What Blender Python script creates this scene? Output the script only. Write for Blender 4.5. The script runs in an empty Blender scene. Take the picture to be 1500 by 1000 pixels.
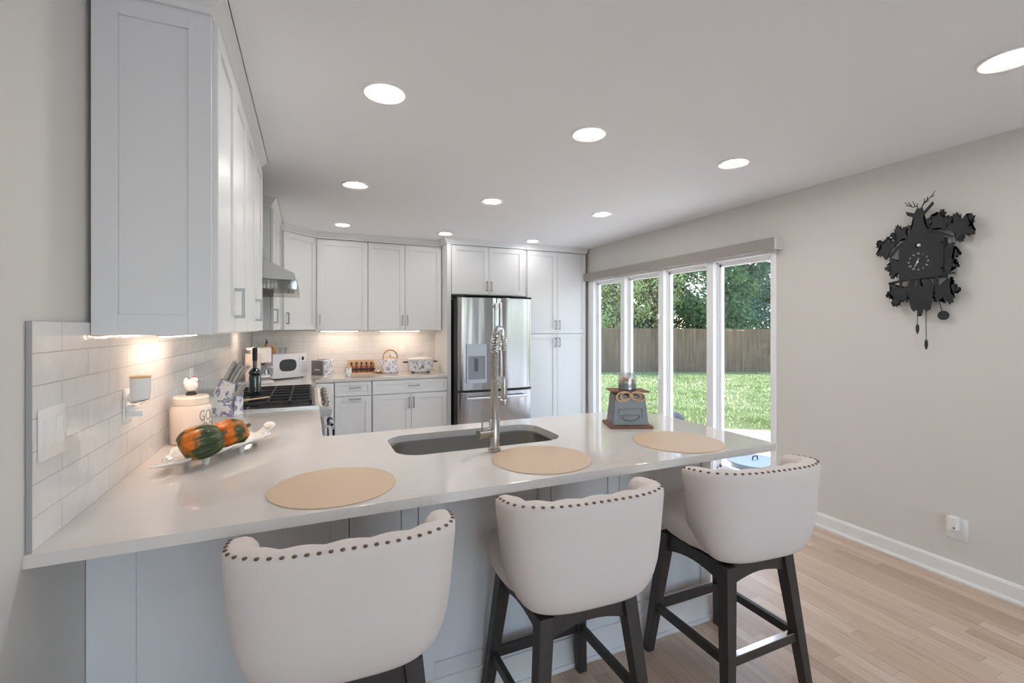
import bpy, bmesh, math, random
from mathutils import Vector, Matrix
random.seed(7)
PI = math.pi
sc = bpy.context.scene
COL = sc.collection

# ------------------------------------------------------------------ camera, exposure, world, sun
TH = 0.4155
cd = bpy.data.cameras.new('camera'); cam = bpy.data.objects.new('camera', cd); COL.objects.link(cam)
cam.location = (0, 0, 1.416); cam.rotation_euler = (PI/2, 0, -TH)
cd.sensor_width = 36; cd.sensor_fit = 'HORIZONTAL'; cd.lens = 672.6/1500*36
cd.shift_y = -20/1500; cd.clip_start = .02; cd.clip_end = 500
sc.camera = cam
sc.view_settings.view_transform = 'Standard'; sc.view_settings.look = 'None'
sc.view_settings.gamma = 1; sc.view_settings.use_curve_mapping = False
sc.view_settings.exposure = 1.55
sc.cycles.use_denoising = True
try: sc.cycles.denoiser = 'OPENIMAGEDENOISE'
except Exception: pass
sc.cycles.max_bounces = 10; sc.cycles.diffuse_bounces = 6; sc.cycles.transparent_max_bounces = 12
sc.cycles.sample_clamp_indirect = 6; sc.cycles.caustics_reflective = False; sc.cycles.caustics_refractive = False

SKY_STRENGTH = 0.34
LAMP_STRENGTH = 40.0      # recessed lamps
UNDER_STRENGTH = 11.0     # warm lamps under the wall cabinets
world = bpy.data.worlds.new('sky'); sc.world = world; world.use_nodes = True
wn = world.node_tree; bg = wn.nodes['Background']
skt = wn.nodes.new('ShaderNodeTexSky'); skt.sky_type = 'NISHITA'; skt.sun_disc = False
skt.sun_elevation = math.radians(58); skt.sun_rotation = math.radians(18); skt.air_density = 1.0; skt.dust_density = 1.2
wn.links.new(skt.outputs[0], bg.inputs[0]); bg.inputs[1].default_value = SKY_STRENGTH
sl = bpy.data.lights.new('sun', 'SUN'); so = bpy.data.objects.new('sun', sl); COL.objects.link(so)
sl.energy = 2.6; sl.angle = .009; sl.color = (1, .95, .86)
so.rotation_euler = Vector((-.16, -.50, -.85)).to_track_quat('-Z', 'Y').to_euler()

# ------------------------------------------------------------------ materials
def newmat(name):
    m = bpy.data.materials.new(name); m.use_nodes = True
    nt = m.node_tree; return m, nt, nt.nodes['Principled BSDF']
def mat(name, col, rough=.5, metal=0, spec=.5, noise=0, nscale=20, bump=0, bscale=200, coat=0, sheen=0, trans=0, ior=1.45):
    m, nt, b = newmat(name)
    b.inputs['Base Color'].default_value = (*col, 1); b.inputs['Roughness'].default_value = rough
    b.inputs['Metallic'].default_value = metal; b.inputs['Specular IOR Level'].default_value = spec
    b.inputs['Coat Weight'].default_value = coat; b.inputs['Sheen Weight'].default_value = sheen
    b.inputs['Transmission Weight'].default_value = trans; b.inputs['IOR'].default_value = ior
    tc = nt.nodes.new('ShaderNodeTexCoord')
    if noise:
        n = nt.nodes.new('ShaderNodeTexNoise'); n.inputs['Scale'].default_value = nscale; n.inputs['Detail'].default_value = 4
        nt.links.new(tc.outputs['Object'], n.inputs['Vector'])
        r = nt.nodes.new('ShaderNodeMix'); r.data_type = 'RGBA'
        r.inputs[6].default_value = (*[max(0, c*(1-noise)) for c in col], 1); r.inputs[7].default_value = (*[min(1, c*(1+noise)) for c in col], 1)
        nt.links.new(n.outputs['Fac'], r.inputs[0]); nt.links.new(r.outputs[2], b.inputs['Base Color'])
    if bump:
        n2 = nt.nodes.new('ShaderNodeTexNoise'); n2.inputs['Scale'].default_value = bscale; n2.inputs['Detail'].default_value = 3
        nt.links.new(tc.outputs['Object'], n2.inputs['Vector'])
        bp = nt.nodes.new('ShaderNodeBump'); bp.inputs['Strength'].default_value = bump; bp.inputs['Distance'].default_value = .002
        nt.links.new(n2.outputs['Fac'], bp.inputs['Height']); nt.links.new(bp.outputs[0], b.inputs['Normal'])
    return m
def emit(name, col, s):
    m, nt, b = newmat(name); b.inputs['Base Color'].default_value = (.8, .8, .8, 1)
    b.inputs['Emission Color'].default_value = (*col, 1); b.inputs['Emission Strength'].default_value = s; return m
def ramp(nt, fac, stops):
    r = nt.nodes.new('ShaderNodeValToRGB'); e = r.color_ramp.elements
    e[0].position, e[0].color = stops[0][0], (*stops[0][1], 1); e[1].position, e[1].color = stops[-1][0], (*stops[-1][1], 1)
    for p, c in stops[1:-1]:
        k = e.new(p); k.color = (*c, 1)
    nt.links.new(fac, r.inputs[0]); return r.outputs[0]
def nnoise(nt, vec, scale, detail=4, rough=.5):
    n = nt.nodes.new('ShaderNodeTexNoise'); n.inputs['Scale'].default_value = scale; n.inputs['Detail'].default_value = detail
    n.inputs['Roughness'].default_value = rough; nt.links.new(vec, n.inputs['Vector']); return n
def mapping(nt, vec, scale=(1, 1, 1), loc=(0, 0, 0), rot=(0, 0, 0)):
    mp = nt.nodes.new('ShaderNodeMapping'); mp.inputs['Scale'].default_value = scale; mp.inputs['Location'].default_value = loc
    mp.inputs['Rotation'].default_value = rot; nt.links.new(vec, mp.inputs['Vector']); return mp.outputs[0]

M = {}
M['wall'] = mat('wall_paint', (.68, .665, .635), .85, bump=.03, bscale=300)
M['ceiling'] = mat('ceiling_paint', (.85, .865, .885), .9)
M['cab'] = mat('cabinet_paint', (.76, .765, .77), .32, spec=.4)
M['trimp'] = mat('trim_paint', (.82, .81, .80), .4)
M['sash'] = mat('window_vinyl', (.88, .885, .90), .35)
M['dark'] = mat('dark_gap', (.05, .05, .05), .8)
M['steel'] = mat('stainless_steel', (.60, .59, .58), .28, 1)
M['sinksteel'] = mat('sink_steel', (.50, .48, .45), .3, 1)
M['knobsteel'] = mat('dark_knob_steel', (.30, .28, .26), .3, 1)
M['hoodsteel'] = mat('hood_steel', (.33, .32, .315), .38, 1)
M['nickel'] = mat('brushed_nickel', (.43, .405, .375), .26, 1)
M['pull'] = mat('cabinet_pull', (.36, .36, .36), .35, .9)
M['chrome'] = mat('chrome', (.75, .75, .75), .12, 1)
M['black'] = mat('black_iron', (.02, .02, .021), .5)
M['blackgloss'] = mat('black_gloss', (.012, .012, .014), .3)
M['clock'] = mat('clock_black', (.022, .023, .027), .6)
M['white'] = mat('white_plastic', (.82, .81, .79), .35)
M['ceramic'] = mat('white_ceramic', (.84, .81, .77), .12, coat=.5)
M['cream'] = mat('cream_ceramic', (.82, .70, .60), .2, coat=.3)
M['appl'] = mat('appliance_white', (.80, .76, .74), .3)
M['lilac'] = mat('microwave_white', (.78, .76, .80), .3)
M['fabric'] = mat('stool_fabric', (.70, .63, .59), .95, spec=.2, noise=.05, nscale=250, bump=.25, bscale=900, sheen=.25)
M['legwood'] = mat('espresso_wood', (.045, .038, .035), .45, noise=.35, nscale=30)
M['nail'] = mat('bronze_nail', (.16, .11, .08), .35, .8)
M['mat'] = mat('placemat_weave', (.64, .47, .32), .4, noise=.05, nscale=60, bump=.3, bscale=500)
M['wood'] = mat('pale_wood', (.72, .50, .30), .5, noise=.15, nscale=30)
M['rustwood'] = mat('rusty_brown_wood', (.20, .10, .065), .7, noise=.4, nscale=25)
M['rope'] = mat('jute_rope', (.62, .42, .25), .9, noise=.2, nscale=150, bump=.5, bscale=400)
M['amber'] = mat('amber_glass', (.55, .24, .04), .1, coat=.5)
M['red'] = mat('red_glaze', (.55, .02, .04), .25)
M['copper'] = mat('copper', (.72, .42, .24), .25, 1)
M['navy'] = mat('navy_cloth', (.06, .07, .13), .95)
M['greycloth'] = mat('grey_cloth', (.42, .42, .45), .95)
M['valance'] = mat('valance_fabric', (.36, .335, .315), .9, noise=.08, nscale=200)
M['valcap'] = mat('valance_cap', (.62, .62, .61), .5)
M['greyplate'] = mat('tile_edge_trim', (.40, .40, .40), .4, .3)
M['lamp'] = emit('recessed_lamp_glow', (1.0, .965, .925), LAMP_STRENGTH)
M['lampdim'] = emit('recessed_lamp_glow_low', (1.0, .965, .925), LAMP_STRENGTH*.35)
M['under'] = emit('under_cabinet_glow', (1.0, .74, .56), UNDER_STRENGTH)
M['bottle'] = mat('dark_bottle_glass', (.012, .02, .022), .06, coat=1)
M['patio'] = mat('patio_concrete', (.62, .58, .55), .85, noise=.08, nscale=3)
M['bounce_ground'] = mat('pale_bounce_ground', (.78, .77, .75), .85, noise=.05, nscale=3)  # bright ground added out of view to reflect sun up to the ceiling
M['bark'] = mat('tree_bark', (.16, .10, .07), .9, noise=.4, nscale=12)
M['redbark'] = mat('red_bark', (.36, .15, .08), .9, noise=.3, nscale=12)
M['zinc'] = mat('grey_zinc', (.22, .23, .24), .5, .55, noise=.25, nscale=14)
M['bluemetal'] = mat('blue_grey_metal', (.13, .17, .21), .4, .3)
M['orange'] = mat('dried_orange', (.60, .24, .08), .7, noise=.3, nscale=60)
M['moss'] = mat('teal_glass_band', (.16, .24, .22), .5)
M['spice'] = mat('spice_red', (.28, .07, .05), .5)

def m_glass(name, tint=(1, 1, 1), fac=.07, rough=.0):
    m = bpy.data.materials.new(name); m.use_nodes = True; nt = m.node_tree; nt.nodes.clear()
    o = nt.nodes.new('ShaderNodeOutputMaterial'); t = nt.nodes.new('ShaderNodeBsdfTransparent'); g = nt.nodes.new('ShaderNodeBsdfGlossy')
    t.inputs[0].default_value = (*tint, 1); g.inputs['Roughness'].default_value = rough
    mx = nt.nodes.new('ShaderNodeMixShader'); mx.inputs[0].default_value = fac
    nt.links.new(t.outputs[0], mx.inputs[1]); nt.links.new(g.outputs[0], mx.inputs[2]); nt.links.new(mx.outputs[0], o.inputs[0]); return m
M['pane'] = m_glass('window_pane_glass', (.97, .985, .98), .04)
M['clear'] = m_glass('clear_glass', (.93, .94, .94), .16, .03)
M['visor'] = m_glass('hood_visor_glass', (.80, .78, .76), .22, .05)

def m_quartz():
    m, nt, b = newmat('white_quartz'); tc = nt.nodes.new('ShaderNodeTexCoord')
    n = nnoise(nt, tc.outputs['Object'], 1.6, 6, .6)
    mus = mapping(nt, tc.outputs['Object'], (2.2, 2.2, 2.2)); n2 = nnoise(nt, mus, 1.1, 8, .65)
    # thin veins where the noise crosses a value
    ma = nt.nodes.new('ShaderNodeMath'); ma.operation = 'SUBTRACT'; ma.inputs[1].default_value = .5; nt.links.new(n2.outputs['Fac'], ma.inputs[0])
    mb = nt.nodes.new('ShaderNodeMath'); mb.operation = 'ABSOLUTE'; nt.links.new(ma.outputs[0], mb.inputs[0])
    c = ramp(nt, mb.outputs[0], [(0, (.655, .615, .58)), (.006, (.69, .648, .61)), (.02, (.70, .657, .62))])
    nt.links.new(c, b.inputs['Base Color']); b.inputs['Roughness'].default_value = .05; b.inputs['Specular IOR Level'].default_value = .75
    return m
M['quartz'] = m_quartz()

def m_tile(name, horiz, shift):
    m, nt, b = newmat(name); tc = nt.nodes.new('ShaderNodeTexCoord')
    s = nt.nodes.new('ShaderNodeSeparateXYZ'); nt.links.new(tc.outputs['Object'], s.inputs[0])
    cb = nt.nodes.new('ShaderNodeCombineXYZ'); nt.links.new(s.outputs[horiz], cb.inputs[0]); nt.links.new(s.outputs[2], cb.inputs[1])
    v = mapping(nt, cb.outputs[0], loc=(shift, 0, 0))
    br = nt.nodes.new('ShaderNodeTexBrick'); nt.links.new(v, br.inputs['Vector'])
    br.offset = .5; br.inputs['Scale'].default_value = 1; br.inputs['Brick Width'].default_value = .30; br.inputs['Row Height'].default_value = .074
    br.inputs['Mortar Size'].default_value = .0014; br.inputs['Mortar Smooth'].default_value = .3; br.inputs['Bias'].default_value = 0
    br.inputs['Color1'].default_value = (.74, .725, .715, 1); br.inputs['Color2'].default_value = (.77, .755, .745, 1); br.inputs['Mortar'].default_value = (.52, .51, .50, 1)
    nt.links.new(br.outputs['Color'], b.inputs['Base Color']); b.inputs['Roughness'].default_value = .13
    n = nnoise(nt, mapping(nt, tc.outputs['Object'], (1, 1, 1)), 14, 2)
    inv = nt.nodes.new('ShaderNodeMath'); inv.operation = 'MULTIPLY_ADD'; inv.inputs[1].default_value = -1.0; nt.links.new(br.outputs['Fac'], inv.inputs[0])
    sm = nt.nodes.new('ShaderNodeMath'); sm.operation = 'MULTIPLY'; sm.inputs[1].default_value = 2.2; nt.links.new(n.outputs['Fac'], sm.inputs[0]); nt.links.new(sm.outputs[0], inv.inputs[2])
    bp = nt.nodes.new('ShaderNodeBump'); bp.inputs['Strength'].default_value = .45; bp.inputs['Distance'].default_value = .0025
    nt.links.new(inv.outputs[0], bp.inputs['Height']); nt.links.new(bp.outputs[0], b.inputs['Normal'])
    return m
M['tileL'] = m_tile('subway_tile_left', 1, .014)
M['tileB'] = m_tile('subway_tile_back', 0, .1)

def m_floor():
    m, nt, b = newmat('oak_strip_floor'); tc = nt.nodes.new('ShaderNodeTexCoord')
    sp = nt.nodes.new('ShaderNodeSeparateXYZ'); nt.links.new(tc.outputs['Object'], sp.inputs[0])
    def math_(op, a_, b_=None):
        n_ = nt.nodes.new('ShaderNodeMath'); n_.operation = op
        for k_, v_ in ((0, a_), (1, b_)):
            if v_ is None: continue
            if isinstance(v_, (int, float)): n_.inputs[k_].default_value = v_
            else: nt.links.new(v_, n_.inputs[k_])
        return n_.outputs[0]
    row = math_('FLOOR', math_('DIVIDE', sp.outputs[0], .062))
    wn_ = nt.nodes.new('ShaderNodeTexWhiteNoise'); wn_.noise_dimensions = '1D'; nt.links.new(row, wn_.inputs['W'])
    yy = math_('ADD', sp.outputs[1], math_('MULTIPLY', wn_.outputs['Value'], 5.0))
    cbx = nt.nodes.new('ShaderNodeCombineXYZ'); nt.links.new(yy, cbx.inputs[0]); nt.links.new(sp.outputs[0], cbx.inputs[1])
    br = nt.nodes.new('ShaderNodeTexBrick'); nt.links.new(cbx.outputs[0], br.inputs['Vector']); br.offset = 0.0
    br.inputs['Scale'].default_value = 1; br.inputs['Brick Width'].default_value = .95; br.inputs['Row Height'].default_value = .062
    br.inputs['Mortar Size'].default_value = .0007; br.inputs['Mortar Smooth'].default_value = .1
    br.inputs['Color1'].default_value = (0, 0, 0, 1); br.inputs['Color2'].default_value = (1, 1, 1, 1); br.inputs['Mortar'].default_value = (.5, .5, .5, 1)
    base = ramp(nt, br.outputs['Color'], [(0, (.50, .355, .26)), (.3, (.66, .52, .405)), (.5, (.57, .41, .31)), (.75, (.70, .57, .455)), (1, (.61, .45, .345))])
    g = nnoise(nt, mapping(nt, tc.outputs['Object'], (38, 2.2, 1)), 1.5, 6, .65)
    gr = ramp(nt, g.outputs['Fac'], [(.28, (.72, .66, .63)), (.45, (.96, .95, .94)), (.6, (1.03, 1.02, 1.0)), (.8, (1.06, 1.03, 1.0))])
    mx = nt.nodes.new('ShaderNodeMix'); mx.data_type = 'RGBA'; mx.blend_type = 'MULTIPLY'; mx.inputs[0].default_value = 1
    nt.links.new(base, mx.inputs[6]); nt.links.new(gr, mx.inputs[7])
    mo = nt.nodes.new('ShaderNodeMix'); mo.data_type = 'RGBA'; mo.inputs[7].default_value = (.32, .22, .16, 1)
    nt.links.new(br.outputs['Fac'], mo.inputs[0]); nt.links.new(mx.outputs[2], mo.inputs[6])
    nt.links.new(mo.outputs[2], b.inputs['Base Color']); b.inputs['Roughness'].default_value = .38
    return m
M['floor'] = m_floor()

def m_brushed(name, col, lo, hi, wav=0.25):
    m, nt, b = newmat(name); tc = nt.nodes.new('ShaderNodeTexCoord')
    n = nnoise(nt, mapping(nt, tc.outputs['Object'], (3.6, 3.6, .25)), 1.6, 1.5)
    bp = nt.nodes.new('ShaderNodeBump'); bp.inputs['Strength'].default_value = wav; bp.inputs['Distance'].default_value = .02
    nt.links.new(n.outputs['Fac'], bp.inputs['Height']); nt.links.new(bp.outputs[0], b.inputs['Normal'])
    b.inputs['Base Color'].default_value = (*col, 1); b.inputs['Metallic'].default_value = 1; b.inputs['Roughness'].default_value = lo
    return m
M['fhandle'] = mat('fridge_handle_steel', (.72, .72, .73), .32, 1)
M['fridge'] = m_brushed('fridge_steel', (.41, .41, .42), .19, .3, .5)

def m_floral(name, scale, base=(.83, .81, .80), ink=(.12, .16, .42), thr=.56):
    m, nt, b = newmat(name); tc = nt.nodes.new('ShaderNodeTexCoord')
    v = nt.nodes.new('ShaderNodeTexVoronoi'); v.inputs['Scale'].default_value = scale; v.feature = 'F1'
    wv = nnoise(nt, tc.outputs['Object'], scale*.9, 4, .6)
    add = nt.nodes.new('ShaderNodeMix'); add.data_type = 'VECTOR'; add.inputs[0].default_value = .06
    nt.links.new(tc.outputs['Object'], add.inputs[4]); nt.links.new(wv.outputs['Color'], add.inputs[5]); nt.links.new(add.outputs[1], v.inputs['Vector'])
    n = nnoise(nt, tc.outputs['Object'], scale*1.7, 5, .7)
    mu = nt.nodes.new('ShaderNodeMath'); mu.operation = 'MULTIPLY_ADD'; mu.inputs[1].default_value = -.35; nt.links.new(v.outputs['Distance'], mu.inputs[0]); nt.links.new(n.outputs['Fac'], mu.inputs[2])
    c = ramp(nt, mu.outputs[0], [(thr-.22, base), (thr-.19, base), (thr-.15, ink), (thr-.10, tuple(.5*i+.35 for i in ink)), (thr-.02, tuple(.3*i+.5 for i in ink)), (thr, ink)])
    nt.links.new(c, b.inputs['Base Color']); b.inputs['Roughness'].default_value = .15; return m
M['floral'] = m_floral('blue_floral_glaze', 30, thr=.55)
M['floralbig'] = m_floral('blue_floral_block', 17, ink=(.10, .10, .34), thr=.54)

def m_squash(name, seed, k=0):
    m, nt, b = newmat(name); tc = nt.nodes.new('ShaderNodeTexCoord')
    n = nnoise(nt, mapping(nt, tc.outputs['Object'], (9, 9, 5), loc=(seed, seed*2, 0)), 1.6, 5, .6)
    c = ramp(nt, n.outputs['Fac'], [(.36-k, (.018, .045, .014)), (.50-k, (.045, .065, .014)), (.545-k, (.30, .11, .008)), (.62-k, (.70, .17, .006))])
    nt.links.new(c, b.inputs['Base Color']); b.inputs['Roughness'].default_value = .35; return m
M['squash1'] = m_squash('squash_green', 1.3); M['squash2'] = m_squash('squash_orange', 5.1, .06)

def m_fence():
    m, nt, b = newmat('cedar_fence'); tc = nt.nodes.new('ShaderNodeTexCoord')
    n = nnoise(nt, mapping(nt, tc.outputs['Object'], (7, 7, .5)), 1.5, 5, .6)
    c = ramp(nt, n.outputs['Fac'], [(.3, (.115, .072, .043)), (.5, (.17, .108, .065)), (.75, (.24, .157, .10))])
    nt.links.new(c, b.inputs['Base Color']); b.inputs['Roughness'].default_value = .9; return m
M['fence'] = m_fence()
def m_lawn():
    m, nt, b = newmat('lawn_grass'); tc = nt.nodes.new('ShaderNodeTexCoord')
    n = nnoise(nt, tc.outputs['Object'], 1.1, 8, .75); n2 = nnoise(nt, tc.outputs['Object'], 9, 6, .8)
    c = ramp(nt, n.outputs['Fac'], [(.3, (.16, .23, .075)), (.5, (.25, .30, .125)), (.62, (.41, .39, .25)), (.75, (.32, .35, .165))])
    c2 = ramp(nt, n2.outputs['Fac'], [(.3, (.6, .65, .5)), (.6, (1.15, 1.1, 1.05))])
    mx = nt.nodes.new('ShaderNodeMix'); mx.data_type = 'RGBA'; mx.blend_type = 'MULTIPLY'; mx.inputs[0].default_value = 1
    nt.links.new(c, mx.inputs[6]); nt.links.new(c2, mx.inputs[7]); nt.links.new(mx.outputs[2], b.inputs['Base Color']); b.inputs['Roughness'].default_value = 1
    return m
M['lawn'] = m_lawn()
def m_leaf(name, c1, c2):
    m, nt, b = newmat(name); tc = nt.nodes.new('ShaderNodeTexCoord')
    n = nnoise(nt, tc.outputs['Object'], 1.2, 3, .7)
    c = ramp(nt, n.outputs['Fac'], [(.35, c1), (.65, c2)]); nt.links.new(c, b.inputs['Base Color']); b.inputs['Roughness'].default_value = .6
    tr = nt.nodes.new('ShaderNodeBsdfTranslucent'); nt.links.new(c, tr.inputs[0]); mx = nt.nodes.new('ShaderNodeMixShader'); mx.inputs[0].default_value = .5
    out = nt.nodes['Material Output']; nt.links.new(b.outputs[0], mx.inputs[1]); nt.links.new(tr.outputs[0], mx.inputs[2]); nt.links.new(mx.outputs[0], out.inputs[0])
    return m
M['leafdark'] = m_leaf('dark_leaves', (.05, .09, .035), (.13, .19, .07))
M['leafmid'] = m_leaf('mid_leaves', (.10, .17, .07), (.26, .36, .16))
M['leaflime'] = m_leaf('yellow_green_leaves', (.26, .34, .10), (.52, .58, .26))
M['leafblue'] = m_leaf('blue_green_leaves', (.08, .15, .10), (.24, .34, .24))

# ------------------------------------------------------------------ mesh helpers
class MB:
    def __init__(s): s.bm = bmesh.new(); s.T = Matrix.Identity(4)
    def v(s, p): return s.bm.verts.new(s.T @ Vector(p))
    def face(s, vs):
        try: return s.bm.faces.new(vs)
        except ValueError: return None
    def box(s, x0, x1, y0, y1, z0, z1, T=None):
        o = s.T; s.T = o @ T if T is not None else o
        a = [s.v((x, y, z)) for z in (z0, z1) for y in (y0, y1) for x in (x0, x1)]
        for f in ((0, 2, 3, 1), (4, 5, 7, 6), (0, 1, 5, 4), (2, 6, 7, 3), (0, 4, 6, 2), (1, 3, 7, 5)): s.face([a[i] for i in f])
        s.T = o; return s
    def rbox(s, x0, x1, y0, y1, z0, z1, r=.005, seg=2):
        t = bmesh.new(); bmesh.ops.create_cube(t, size=1)
        for v in t.verts: v.co = Vector(((v.co.x+.5)*(x1-x0)+x0, (v.co.y+.5)*(y1-y0)+y0, (v.co.z+.5)*(z1-z0)+z0))
        bmesh.ops.bevel(t, geom=t.edges[:], offset=r, segments=seg, affect='EDGES', profile=.5)
        mp = {v: s.v(v.co) for v in t.verts}
        for f in t.faces: s.face([mp[v] for v in f.verts])
        t.free(); return s
    def prism(s, pts, a, b, axis='z'):
        def P(p, h): return {'z': (p[0], p[1], h), 'y': (p[0], h, p[1]), 'x': (h, p[0], p[1])}[axis]
        A = [s.v(P(p, a)) for p in pts]; B = [s.v(P(p, b)) for p in pts]; n = len(pts)
        for i in range(n): s.face([A[i], A[(i+1) % n], B[(i+1) % n], B[i]])
        for L in (A, B): s.tri(L)
        return s
    def tri(s, L):
        if len(L) <= 4: s.face(L); return
        f = s.face(L)
        if f: bmesh.ops.triangulate(s.bm, faces=[f])
    def cyl(s, p0, p1, r0, r1=None, n=16, cap=True):
        r1 = r0 if r1 is None else r1; p0 = Vector(p0); p1 = Vector(p1); d = (p1-p0).normalized()
        u = d.orthogonal().normalized(); w = d.cross(u)
        A = [s.v(p0+(u*math.cos(2*PI*i/n)+w*math.sin(2*PI*i/n))*r0) for i in range(n)]
        B = [s.v(p1+(u*math.cos(2*PI*i/n)+w*math.sin(2*PI*i/n))*r1) for i in range(n)]
        for i in range(n): s.face([A[i], A[(i+1) % n], B[(i+1) % n], B[i]])
        if cap: s.face(A[::-1]); s.face(B)
        return s
    def lathe(s, prof, n=24, c=(0, 0, 0), cap=True, sx=1, sy=1):
        R = []
        for r, z in prof: R.append([s.v((c[0]+r*sx*math.cos(2*PI*i/n), c[1]+r*sy*math.sin(2*PI*i/n), c[2]+z)) for i in range(n)])
        for a, b in zip(R, R[1:]):
            for i in range(n): s.face([a[i], a[(i+1) % n], b[(i+1) % n], b[i]])
        if cap: s.face(R[0][::-1]); s.face(R[-1])
        return s
    def tube(s, pts, r, n=8, closed=False):
        pts = [Vector(p) for p in pts]; m = len(pts); R = []; prev = None
        for i, p in enumerate(pts):
            if closed: d = (pts[(i+1) % m]-pts[i-1]).normalized()
            else: d = (pts[min(i+1, m-1)]-pts[max(i-1, 0)]).normalized()
            u = d.orthogonal().normalized() if prev is None else (prev-d*prev.dot(d)).normalized()
            prev = u; w = d.cross(u); rr = r(i/(m-1)) if callable(r) else r
            R.append([s.v(p+(u*math.cos(2*PI*k/n)+w*math.sin(2*PI*k/n))*rr) for k in range(n)])
        for i in range(m if closed else m-1):
            a, b = R[i], R[(i+1) % m]
            for k in range(n): s.face([a[k], a[(k+1) % n], b[(k+1) % n], b[k]])
        if not closed: s.face(R[0][::-1]); s.face(R[-1])
        return s
    def bar(s, p0, p1, w0, w1=None, d0=None, d1=None):
        w1 = w1 or w0; d0 = d0 or w0; d1 = d1 or w1; p0 = Vector(p0); p1 = Vector(p1)
        dirv = (p1-p0)
        if abs(dirv.z) > max(abs(dirv.x), abs(dirv.y)): ux, uy = Vector((1, 0, 0)), Vector((0, 1, 0))
        else:
            ux = Vector((-dirv.y, dirv.x, 0)).normalized(); uy = Vector((0, 0, 1))
        A = [s.v(p0+ux*a*w0/2+uy*b*d0/2) for a, b in ((-1, -1), (1, -1), (1, 1), (-1, 1))]
        B = [s.v(p1+ux*a*w1/2+uy*b*d1/2) for a, b in ((-1, -1), (1, -1), (1, 1), (-1, 1))]
        for i in range(4): s.face([A[i], A[(i+1) % 4], B[(i+1) % 4], B[i]])
        s.face(A[::-1]); s.face(B); return s
    def ball(s, c, r, sx=1, sy=1, sz=1, n=12):
        t = bmesh.new(); bmesh.ops.create_uvsphere(t, u_segments=n, v_segments=max(6, n*2//3), radius=r)
        mp = {v: s.v((c[0]+v.co.x*sx, c[1]+v.co.y*sy, c[2]+v.co.z*sz)) for v in t.verts}
        for f in t.faces: s.face([mp[v] for v in f.verts])
        t.free(); return s
    def shaker(s, w, h, T=None, t=.02, st=.057, rec=.009):
        o = s.T; s.T = o @ T if T is not None else o
        s.box(0, st, -t, 0, 0, h); s.box(w-st, w, -t, 0, 0, h)
        s.box(st, w-st, -t, 0, 0, st); s.box(st, w-st, -t, 0, h-st, h)
        s.box(st, w-st, -t+rec, 0, st, h-st); s.T = o; return s
    def build(s, name, m, parent=None, smooth=False, bevel=0, solid=0, sub=0, angle=.6):
        bmesh.ops.recalc_face_normals(s.bm, faces=s.bm.faces[:])
        me = bpy.data.meshes.new(name); s.bm.to_mesh(me); s.bm.free()
        o = bpy.data.objects.new(name, me); COL.objects.link(o)
        me.materials.append(M[m] if isinstance(m, str) else m)
        if smooth:
            for p in me.polygons: p.use_smooth = True
            if angle: me.set_sharp_from_angle(angle=angle)
        if solid: q = o.modifiers.new('solid', 'SOLIDIFY'); q.thickness = solid; q.offset = 0
        if bevel: q = o.modifiers.new('bevel', 'BEVEL'); q.width = bevel; q.segments = 2; q.limit_method = 'ANGLE'
        if sub: q = o.modifiers.new('sub', 'SUBSURF'); q.levels = sub; q.render_levels = sub
        if parent: o.parent = parent
        return o
def tag(o, label=None, cat=None, group=None, kind=None):
    if label: o['label'] = label
    if cat: o['category'] = cat
    if group: o['group'] = group
    if kind: o['kind'] = kind
    return o
def thing(name, label, cat, loc=(0, 0, 0), rz=0, group=None):
    o = bpy.data.objects.new(name, None); COL.objects.link(o); o.empty_display_size = .05
    o.location = loc; o.rotation_euler = (0, 0, rz); return tag(o, label, cat, group)
def struct(o, label, cat): return tag(o, label, cat, None, 'structure')
def dup(o, loc=None, rz=None, label=None, parent=None):
    c = o.copy(); COL.objects.link(c)
    if parent: c.parent = parent
    if loc is not None: c.location = loc
    if rz is not None: c.rotation_euler = (0, 0, rz)
    if label: c['label'] = label
    for ch in list(o.children): dup(ch, parent=c)
    return c
def rounded(x0, x1, y0, y1, rs, n=8):
    """corner radii order: (x0,y0),(x1,y0),(x1,y1),(x0,y1)"""
    out = []
    for (cx, cy, a0, r) in ((x0+rs[0], y0+rs[0], PI, rs[0]), (x1-rs[1], y0+rs[1], 1.5*PI, rs[1]), (x1-rs[2], y1-rs[2], 0, rs[2]), (x0+rs[3], y1-rs[3], .5*PI, rs[3])):
        if r == 0: out.append((cx, cy)); continue
        for i in range(n+1):
            a = a0+(PI/2)*i/n; out.append((cx+r*math.cos(a), cy+r*math.sin(a)))
    return out
def slab(outer, holes, z0, z1):
    mb = MB(); loops = []
    for L in [outer]+holes:
        loops.append([mb.bm.verts.new((x, y, z1)) for x, y in L])
    ed = []
    for L in loops:
        for i in range(len(L)): ed.append(mb.bm.edges.new((L[i], L[(i+1) % len(L)])))
    bmesh.ops.triangle_fill(mb.bm, use_beauty=True, use_dissolve=False, edges=ed)
    top = mb.bm.faces[:]; low = {v: mb.bm.verts.new((v.co.x, v.co.y, z0)) for L in loops for v in L}
    for f in top: mb.bm.faces.new([low[v] for v in reversed(f.verts)])
    for L in loops:
        for i in range(len(L)):
            a, b = L[i], L[(i+1) % len(L)]; mb.bm.faces.new([a, b, low[b], low[a]])
    return mb
TEXT_FONT = None
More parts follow.
